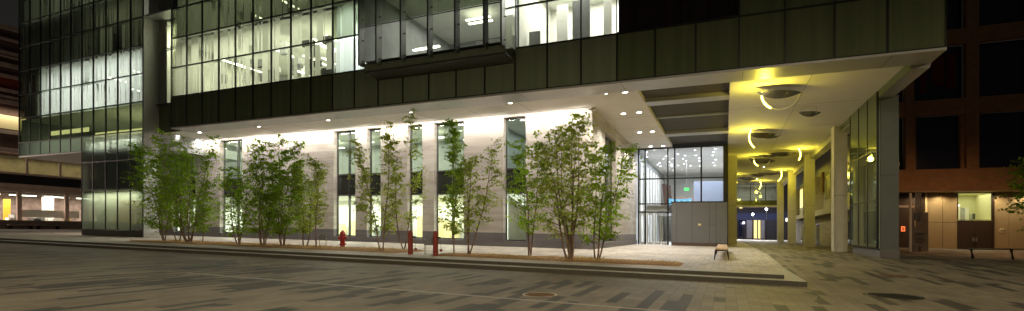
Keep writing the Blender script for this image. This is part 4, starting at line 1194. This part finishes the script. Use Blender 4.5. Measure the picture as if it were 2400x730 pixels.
# covered car
p = W(-84.5, 26.6, -1.03)
car = thing('covered_car', p, 'small car under a light blue cover in front of the yellow panel', 'car')
b = MB(); prof = [(-2.1, .25), (-2.0, .75), (-1.2, .9), (-.6, 1.45), (.7, 1.45), (1.3, .95), (2.0, .8), (2.15, .3)]
vsn = []
for (x, z) in prof:
    for s_ in (-1, -.75, .75, 1):
        vsn.append(p + Matrix.Rotation(ANG + 1.57, 3, 'Z') @ Vector((x, s_ * .85, z if abs(s_) < 1 else z * .35 + .1)))
fs = [[i * 4 + j, (i + 1) * 4 + j, (i + 1) * 4 + j + 1, i * 4 + j + 1] for i in range(len(prof) - 1) for j in range(3)]
b.add(vsn, fs, M['bluecloth']); b.build('cover', car, smooth=True)
for sx in (-1.3, 1.3):
    for sy in (-.72, .72):
        c = p + Matrix.Rotation(ANG + 1.57, 3, 'Z') @ Vector((sx, sy, .31)); ax = Matrix.Rotation(ANG + 1.57, 3, 'Z') @ Vector((0, .1, 0))
        MB().tube([c - ax, c + ax], .31, M['black'], 16).build('wheel', car)

# ================================================================== FAR STREET BUILDING
FB = thing('far_street_building', W(4, 106, -1), 'dark building across the far street with shop windows seen through the passage', 'building')
MB().box(-16, 30, 106, 112, -1.02, 14, mat('far_brick', (.10, .085, .08), .85, var=.25, scale=1)).build('wall', FB)
MB().box(-16, 30, 105.8, 106, 2.7, 4.0, mat('far_blue_fascia', (.09, .10, .17), .7)).build('shop_fascia', FB)
fx = lambda x: u_at(x, 105.7)
for x0, x1, h0, h1, m in ((1731, 1740, -.6, 2.6, 'nightglass'), (1733, 1740, 4.9, 7.4, 'citywin'), (1767, 1774, -.9, 2.6, 'citywin'), (1777, 1782, -.9, 2.6, 'citywin'), (1784, 1792, -.9, 2.6, 'pave_white'), (1750, 1763, -.9, 2.6, 'pave_white'), (1724, 1741, 7.9, 8.3, 'citywin')):
    MB().box(fx(x0), fx(x1), 105.68, 105.79, h0, h1, M[m]).build('window', FB)
light('AREA', 'shop_glow', W(3, 103.5, 3.2), 25, (.55, .6, 1.0), FB, (math.radians(60), 0, ANG), shape='RECTANGLE', size=14, size_y=1)
def street_lamp(x, ytop, v, label, energy, c, gm, arm=True):
    u = u_at(x, v); q = W(u, v, -1.0); p = W(u, v, 0)
    H = (hz(x) - ytop) * p.y / 1150 + 1.0
    t = thing('street_lamp', q, label, 'street lamp', 'street lamps on the far street')
    MB().tube([q, q + Vector((0, 0, H))], [.09, .06], M['black'], 8).build('pole', t)
    MB().lathe(q + Vector((0, 0, H)), [(.06, 0), (.15, .06), (.17, .2), (.09, .32), (.02, .35)], M[gm], 12).build('lamp_globe', t)
    light('POINT', 'lamp_glow', q + Vector((.35, -.4, H - .05)), energy, c, t, shadow_soft_size=.2)
street_lamp(1764, 505, 92, 'white globe street lamp in the middle of the far street opening', 120, (.95, .97, 1), 'lamphead')
street_lamp(1796, 493, 91, 'tall white globe street lamp nearest the right hand columns', 120, (.95, .97, 1), 'lamphead')
street_lamp(1743, 525, 100, 'blue glowing lamp post before the far shopfront', 30, (.3, .3, 1), 'lilac')

# ================================================================== ADDED FILL LAMPS, UNSEEN (behind the viewpoint)
def unseen_lamp(X, Y, H, e, lab, c=(1, .84, .56)):
    q = XYg(X, Y); t = thing('unseen_lamp', q, lab, 'street lamp')
    MB().tube([q, q + Vector((0, 0, H))], [.1, .06], M['black'], 10).build('pole', t)
    MB().tube([q + Vector((0, 0, H)), q + Vector((0, 1.6, H + .25))], .04, M['black'], 8).build('arm', t)
    MB().wbox(q + Vector((0, 1.8, H + .22)), (.28, .6, .1), M['lamphead']).build('lamp_head', t)
    light('SPOT', 'lamp_beam', q + Vector((0, 1.8, H + .1)), e, c, t, (math.radians(18), 0, 0), spot_size=2.7, spot_blend=.7, shadow_soft_size=.25)
unseen_lamp(-16, -3, 11, 3000, 'tall added fill lamp behind the viewpoint on the left')
unseen_lamp(3, -4, 11, 3300, 'tall added fill lamp behind the viewpoint in the middle')
unseen_lamp(19, -1, 11, 1500, 'tall added fill lamp behind the viewpoint on the right')

unseen_lamp(34, 30, 9, 850, 'orange street lamp beyond the right edge of the plaza', (1, .50, .20))

# ================================================================== SMALL OBJECTS
# hydrant
Y = 26.0; q = XYg((803 - 1200) / 1150 * Y, Y)
hy = thing('fire_hydrant', q, 'bright red fire hydrant standing on the terrace between the planting beds', 'fire hydrant')
MB().lathe(q, [(.15, 0), (.15, .02), (.125, .03), (.12, .12), (.19, .125), (.19, .165), (.13, .17), (.125, .58), (.155, .60), (.155, .65), (.14, .66)], M['red'], 22).build('barrel', hy, smooth=False, bevel=.004)
MB().lathe(q, [(.17, .66), (.17, .69), (.145, .71), (.125, .79), (.075, .85), (.04, .865), (.04, .92), (.02, .925)], M['red'], 22).build('bonnet', hy)
for dx, dy, l, r in ((-1, 0, .23, .055), (1, 0, .23, .055), (0, -1, .25, .075)):
    a = q + Vector((0, 0, .5)); d = Vector((dx, dy, 0))
    b = MB(); b.tube([a + d * .1, a + d * (l - .07), a + d * (l - .069), a + d * l], [r, r, r * 1.25, r * 1.25], M['red'], 14)
    b.tube([a + d * l, a + d * (l + .035)], r * .45, M['red'], 5); b.build('outlet_cap', hy)
b = MB()
for k in range(8):
    a = k * math.pi / 4; b.tube([q + Vector((.165 * math.cos(a), .165 * math.sin(a), .165)), q + Vector((.165 * math.cos(a), .165 * math.sin(a), .19))], .014, M['rust'], 6)
b.build('flange_bolt', hy)
# red posts with chain and cap
def red_post(x, Yd, label):
    q = XYg((x - 1200) / 1150 * Yd, Yd)
    t = thing('red_bollard', q, label, 'bollard', 'red posts in the planting bed')
    MB().lathe(q, [(.105, 0), (.105, .84), (.10, .89), (.085, .94), (.055, .985), (.02, 1.0)], M['redold'], 20).build('post', t, smooth=False)
    s_ = q + Vector((.10, -.02, .70))
    MB().wbox(s_ + Vector((.05, 0, .02)), (.12, .06, .06), M['black']).build('bracket', t)
    b = MB()
    for k in range(9):
        c = s_ + Vector((.085 + .004 * k, 0, -.02 - k * .048)); d = Vector((0.0, .0, .022)); w = Vector((.010, 0, 0)) if k % 2 else Vector((0, .010, 0))
        b.tube([c - d, c - d * .5 + w, c + d * .5 + w, c + d, c + d * .5 - w, c - d * .5 - w, c - d], .0035, M['rust'], 5)
    b.build('chain', t)
    MB().lathe(s_ + Vector((.12, 0, -.53)), [(.045, 0), (.055, .02), (.055, .08), (.03, .1)], M['redold'], 12).build('outlet_cap', t)
red_post(962, 20.3, 'faded red round topped post with chain, left of the pair in the mulch')
red_post(1021, 19.6, 'faded red round topped post with chain, right of the pair beside the plaque')
# low plaques on two legs
def plaque(x0, x1, ytop, ybot, ylegs, Yd, label):
    ex_ = lambda x: (x - 1200) / 1150 * Yd
    q = XYg(ex_((x0 + x1) / 2), Yd); w = ex_(x1) - ex_(x0)
    t = thing('plaque_stand', q, label, 'sign', 'low plaque stands in the planting beds')
    ht = (ylegs - ytop) / 1150 * Yd; hp = (ybot - ytop) / 1150 * Yd
    for s_ in (-1, 1): MB().wbox(q + Vector((s_ * (w / 2 - .02), 0, ht / 2)), (.035, .035, ht), M['fascia']).build('leg', t)
    MB().wbox(q + Vector((0, -.03, ht - hp / 2 + .01)), (w + .02, .02, hp), M['greybox'], 0, (math.radians(-18), 0)).build('panel', t)
plaque(748, 765, 550, 563, 579, 26.2, 'low grey plaque on two legs at the end of the left bed')
plaque(995, 1018, 559, 576, 598, 20.1, 'low grey plaque on two legs beside the right red post')
# timber bench seen end on
BT = thing('timber_bench', Wg(-.2, 22, 0), 'long timber slat bench on black trestle legs near the grey enclosure', 'bench')
q0u, q0v = UV((1691 - 1200) / 1150 * 19.9, 19.9)
q0v = q0v; BLn = 8.6
hb = -1.11
for k in range(4):
    MB().box(q0u - .235 + k * .12, q0u - .235 + k * .12 + .108, q0v, q0v + BLn, hb + .42, hb + .47, M['wood']).build('seat_slat', BT)
b = MB()
b.box(q0u - .24, q0u + .24, q0v + .03, q0v + .08, hb + .375, hb + .418, M['black'])
b.box(q0u - .24, q0u + .24, q0v + BLn - .08, q0v + BLn - .03, hb + .375, hb + .418, M['black']); b.build('frame_rail', BT)
for vv_ in (q0v + .02, q0v + BLn / 2, q0v + BLn - .1):
    for s_ in (-1, 1):
        a = q0u + s_ * .22
        p = [W(a - .035, vv_, hb + .40), W(a + .035, vv_, hb + .40), W(a + .035, vv_ + .06, hb + .40), W(a - .035, vv_ + .06, hb + .40)]
        o_ = s_ * .05
        p0 = [W(a - .014 + o_, vv_, hb), W(a + .014 + o_, vv_, hb), W(a + .014 + o_, vv_ + .04, hb), W(a - .014 + o_, vv_ + .04, hb)]
        MB().hexa(p0 + p, M['black']).build('leg', BT)
# black bench on the right
Y = 24.3; X0, X1 = (2268 - 1200) / 1150 * Y, (2268 - 1200) / 1150 * Y + 3.9
q = XYg((X0 + X1) / 2, Y)
BB = thing('black_bench', q, 'long black metal bench with slanted legs before the tan wall', 'bench')
top = q.z + .53
MB().wbox(((X0 + X1) / 2, Y, top - .02), (X1 - X0, .45, .05), M['black']).build('seat', BB)
for k, xx in enumerate((X0 + .04, X0 + 2.02, X0 + 3.85)):
    MB().tube([(xx, Y - .18, q.z - .01), (xx, Y - .18, top - .04)], .028, M['black'], 6).build('leg', BB)
    if k < 2: MB().tube([(xx + .42, Y + .15, q.z - .01), (xx + .24, Y + .15, top - .04)], .032, M['black'], 6).build('leg', BB)
# manholes and covers
def cover(x, y, r, m, ring, label, sq=False):
    Yd = 1150 * 1.35 / (y - hz(x)); X = (x - 1200) / 1150 * Yd
    u, v = UV(X, Yd); 
    gz = ground_h(u, v)
    if gz > -1.34: Yd = 1150 * -gz / (y - hz(x)); X = (x - 1200) / 1150 * Yd; u, v = UV(X, Yd); gz = ground_h(u, v)
    c = W(u, v, gz + .005)
    b = MB(); n = 36
    b.disc(c, r * .9, M[m], n)
    rg = MB(); 
    for k in range(n):
        a0, a1 = 2 * math.pi * k / n, 2 * math.pi * (k + 1) / n
        P_ = lambda a, rr, z=.006: c + Vector((rr * math.cos(a), rr * math.sin(a), z))
        rg.quad(P_(a0, r * .9), P_(a0, r), P_(a1, r), P_(a1, r * .9), M[ring])
    t = thing('manhole_cover', c, label, 'manhole cover', 'covers set in the paving')
    b.build('cover_plate', t); rg.build('cover_ring', t)
    st = MB()
    for k in range(-3, 4):
        hw = math.sqrt(max(0, 1 - (k / 4.2) ** 2)) * r * .8
        st.wbox(c + Vector((0, k * r * .21, .004)), (2 * hw, r * .05, .008), M[m])
    st.build('raised_ribs', t)
cover(1265, 692, .36, 'rustiron', 'paleRing', 'rusty round cover with pale broken ring in the foreground paving')
cover(2093, 695, .56, 'castiron', 'castiron', 'large dark round cover at the bottom right of the plaza')
cover(2091, 642, .42, 'rustiron', 'rustiron', 'brown round cover in front of the dark pier')
u, v = on_h(1760, 638, -1.11)
tag(MB().box(u - .28, u + .28, v - .08, v + .08, -1.11, -1.104, M['wood']).build('bronze_floor_plate'), 'small orange brown plate set in the terrace above the steps', 'floor plate')

# ================================================================== TREES
def tree(X, Y, H, rx, seed, label, stems=4, leaves=5200, bottom=.18, leafm='leaf', ls=.055, lean=(0, 0), shape=.55, trunk_r=.035, splay=.35, zshift=0):
    rr = random.Random(seed)
    q = XYg(X, Y, -.02)
    t = thing('birch_tree', q, label, 'tree', 'young birch trees in the planting beds')
    tb = MB(); tips = []
    for s_ in range(stems):
        a = 2 * math.pi * (s_ + rr.uniform(-.3, .3)) / stems
        sp = rx * splay * rr.uniform(.5, 1.15) if stems > 1 else rx * .1
        h = H * rr.uniform(.78, 1.0) if s_ else H * .98
        n = 11; pts = []; rads = []
        ph = rr.uniform(0, 6)
        for i in range(n + 1):
            f = i / n
            out = sp * (f ** .75) * 1.4
            wob = .05 * H / 5 * math.sin(f * 7 + ph)
            pts.append(q + Vector((math.cos(a) * (.05 + out) + lean[0] * f + wob, math.sin(a) * (.05 + out) + lean[1] * f + wob * .6, h * f)))
            rads.append(max(.004, trunk_r * rr.uniform(.9, 1.05) * (1 - f) ** .8))
        tb.tube(pts, rads, M['bark'], 7)
        nb = int(11 + 30 / stems)
        for k in range(nb):
            f = bottom * .75 + (1 - bottom * .75) * (k + rr.random()) / nb
            i = min(n - 1, int(f * n)); p = pts[i].lerp(pts[i + 1], f * n - i)
            az = a + rr.uniform(-1.9, 1.9) if stems > 1 else rr.uniform(0, 6.28)
            prof = math.sin(math.pi * min(1, max(.06, (f - bottom * .6) / (1.04 - bottom * .6))) ** shape) 
            L = rx * (.30 + .55 * prof) * rr.uniform(.6, 1.15)
            d = Vector((math.cos(az), math.sin(az), rr.uniform(.25, .95)))
            d.normalize()
            bp = [p]; m_ = 5
            for j in range(1, m_ + 1):
                d = (d + Vector((rr.uniform(-.2, .2), rr.uniform(-.2, .2), rr.uniform(-.10, .08)))).normalized()
                bp.append(bp[-1] + d * L / m_)
            r0 = max(.005, rads[i] * .45)
            tb.tube(bp, [r0 * (1 - j / (m_ + .6)) + .002 for j in range(m_ + 1)], M['bark'], 4, False)
            for j in range(1, m_ + 1):
                tips.append((bp[j], L * .28))
                if rr.random() < .6:
                    e = Vector((rr.uniform(-1, 1), rr.uniform(-1, 1), rr.uniform(-.25, .6))).normalized() * L * rr.uniform(.22, .42)
                    tb.tube([bp[j], bp[j] + e * .5 + Vector((0, 0, .01)), bp[j] + e], [.0045, .003, .002], M['bark'], 3, False)
                    tips.append((bp[j] + e, L * .16)); tips.append((bp[j] + e * .55, L * .14))
    tb.build('trunk', t)
    lb = MB(); lv = []; lf = []; N_ = 0
    sprays = leaves // 5
    for _ in range(sprays):
        c, rad = rr.choice(tips)
        a = rr.uniform(0, 6.28); el = rr.uniform(-.35, .5)
        d = Vector((math.cos(a) * math.cos(el), math.sin(a) * math.cos(el), math.sin(el)))
        st = c + Vector((rr.gauss(0, rad * .45), rr.gauss(0, rad * .45), rr.gauss(0, rad * .32)))
        for k in range(5):
            p = st + d * (k * ls * 1.25)
            s_ = ls * 1.45 * rr.uniform(.55, 1.25)
            side = Vector((-d.y, d.x, 0)).normalized() * (1 if k % 2 else -1)
            ax = (d * .55 + side + Vector((0, 0, rr.uniform(-.7, .25)))).normalized()
            nrm = Vector((rr.uniform(-1, 1), rr.uniform(-1.2, .6), rr.uniform(-.1, .9)))
            w = ax.cross(nrm).normalized() * s_ * .62
            k0 = len(lv)
            lv += [p, p + ax * s_ * .45 + w, p + ax * s_, p + ax * s_ * .45 - w]
            lf.append([k0, k0 + 1, k0 + 2, k0 + 3])
    lb.add(lv, lf, M[leafm])
    lb.build('crown', t)
def tr(x, ybase, ytop, xl, xr, seed, label, **k):
    Y = 1150 * 1.10 / (ybase - hz(x)); X = (x - 1200) / 1150 * Y
    H = (ybase - ytop) / 1150 * Y; r = (xr - xl) / 2 / 1150 * Y
    cx = ((xl + xr) / 2 - x) / 1150 * Y
    tree(X, Y, H, r, seed, label, lean=(cx, 0), **k)
tr(388, 567, 338, 300, 452, 1, 'dense leafy birch at the left end, against the grey metal wall', stems=3, leaves=6863, bottom=.14)
tr(417, 568, 350, 345, 440, 2, 'slim birch just right of the leftmost one', stems=2, leaves=4200, bottom=.2)
tr(443, 570, 322, 375, 525, 3, 'wide birch with many fanning stems in front of the first stone bay', stems=6, leaves=7200, bottom=.16, splay=.5)
tr(473, 570, 420, 450, 515, 4, 'small thin birch between the fanning one and the first wide window', stems=1, leaves=1500)
tr(560, 575, 385, 508, 605, 5, 'low birch in front of the first wide window', stems=4, leaves=4080, bottom=.15)
tr(617, 577, 328, 560, 690, 6, 'tall dense birch left of the middle of the left bed', stems=5, leaves=7586, bottom=.12)
tr(664, 577, 335, 610, 740, 7, 'bushy birch in the middle of the left bed', stems=5, leaves=8400, bottom=.14)
tr(716, 578, 372, 665, 772, 8, 'light crowned birch leaning right near the end of the left bed', stems=2, leaves=5200, bottom=.22, leafm='leaf2')
tr(737, 582, 400, 715, 765, 9, 'thin single stemmed birch beside the left plaque', stems=1, leaves=900, leafm='leaf2', bottom=.4)
tr(896, 590, 300, 822, 945, 10, 'airy birch at the left end of the right bed', stems=2, leaves=3919, bottom=.18, leafm='leaf2')
tr(948, 585, 262, 885, 1000, 11, 'tall sparse birch rising above the stone wall behind the left red post', stems=2, leaves=2660, bottom=.2, leafm='leaf2')
tr(1064, 596, 275, 1012, 1098, 12, 'narrow dark stemmed birch before the widest window', stems=1, leaves=3450, bottom=.2)
tr(1099, 598, 345, 1045, 1180, 13, 'thin leaning birch in front of the blank stone panel', stems=3, leaves=2700, bottom=.25, leafm='leaf2', splay=.5)
tr(1243, 601, 318, 1180, 1290, 14, 'thin stemmed birch in front of the single dark window', stems=3, leaves=3360, bottom=.25)
tr(1336, 611, 272, 1228, 1432, 15, 'largest birch with dark stems near the building corner', stems=6, leaves=5600, bottom=.24, leafm='leaf2', splay=.42, trunk_r=.045, ls=.062)
tr(1398, 611, 345, 1352, 1488, 16, 'spreading birch at the right end of the right bed', stems=3, leaves=4059, bottom=.2, splay=.5)
tree(26.6, 24.0, 5.2, 2.3, 17, 'dark tree reaching in from the right edge over the black bench', stems=3, leaves=9000, bottom=.25, ls=.075)
bpy.data.objects['birch_tree.016']['group'] = 'trees at the right edge'
del bpy.data.objects['birch_tree.016']['group']
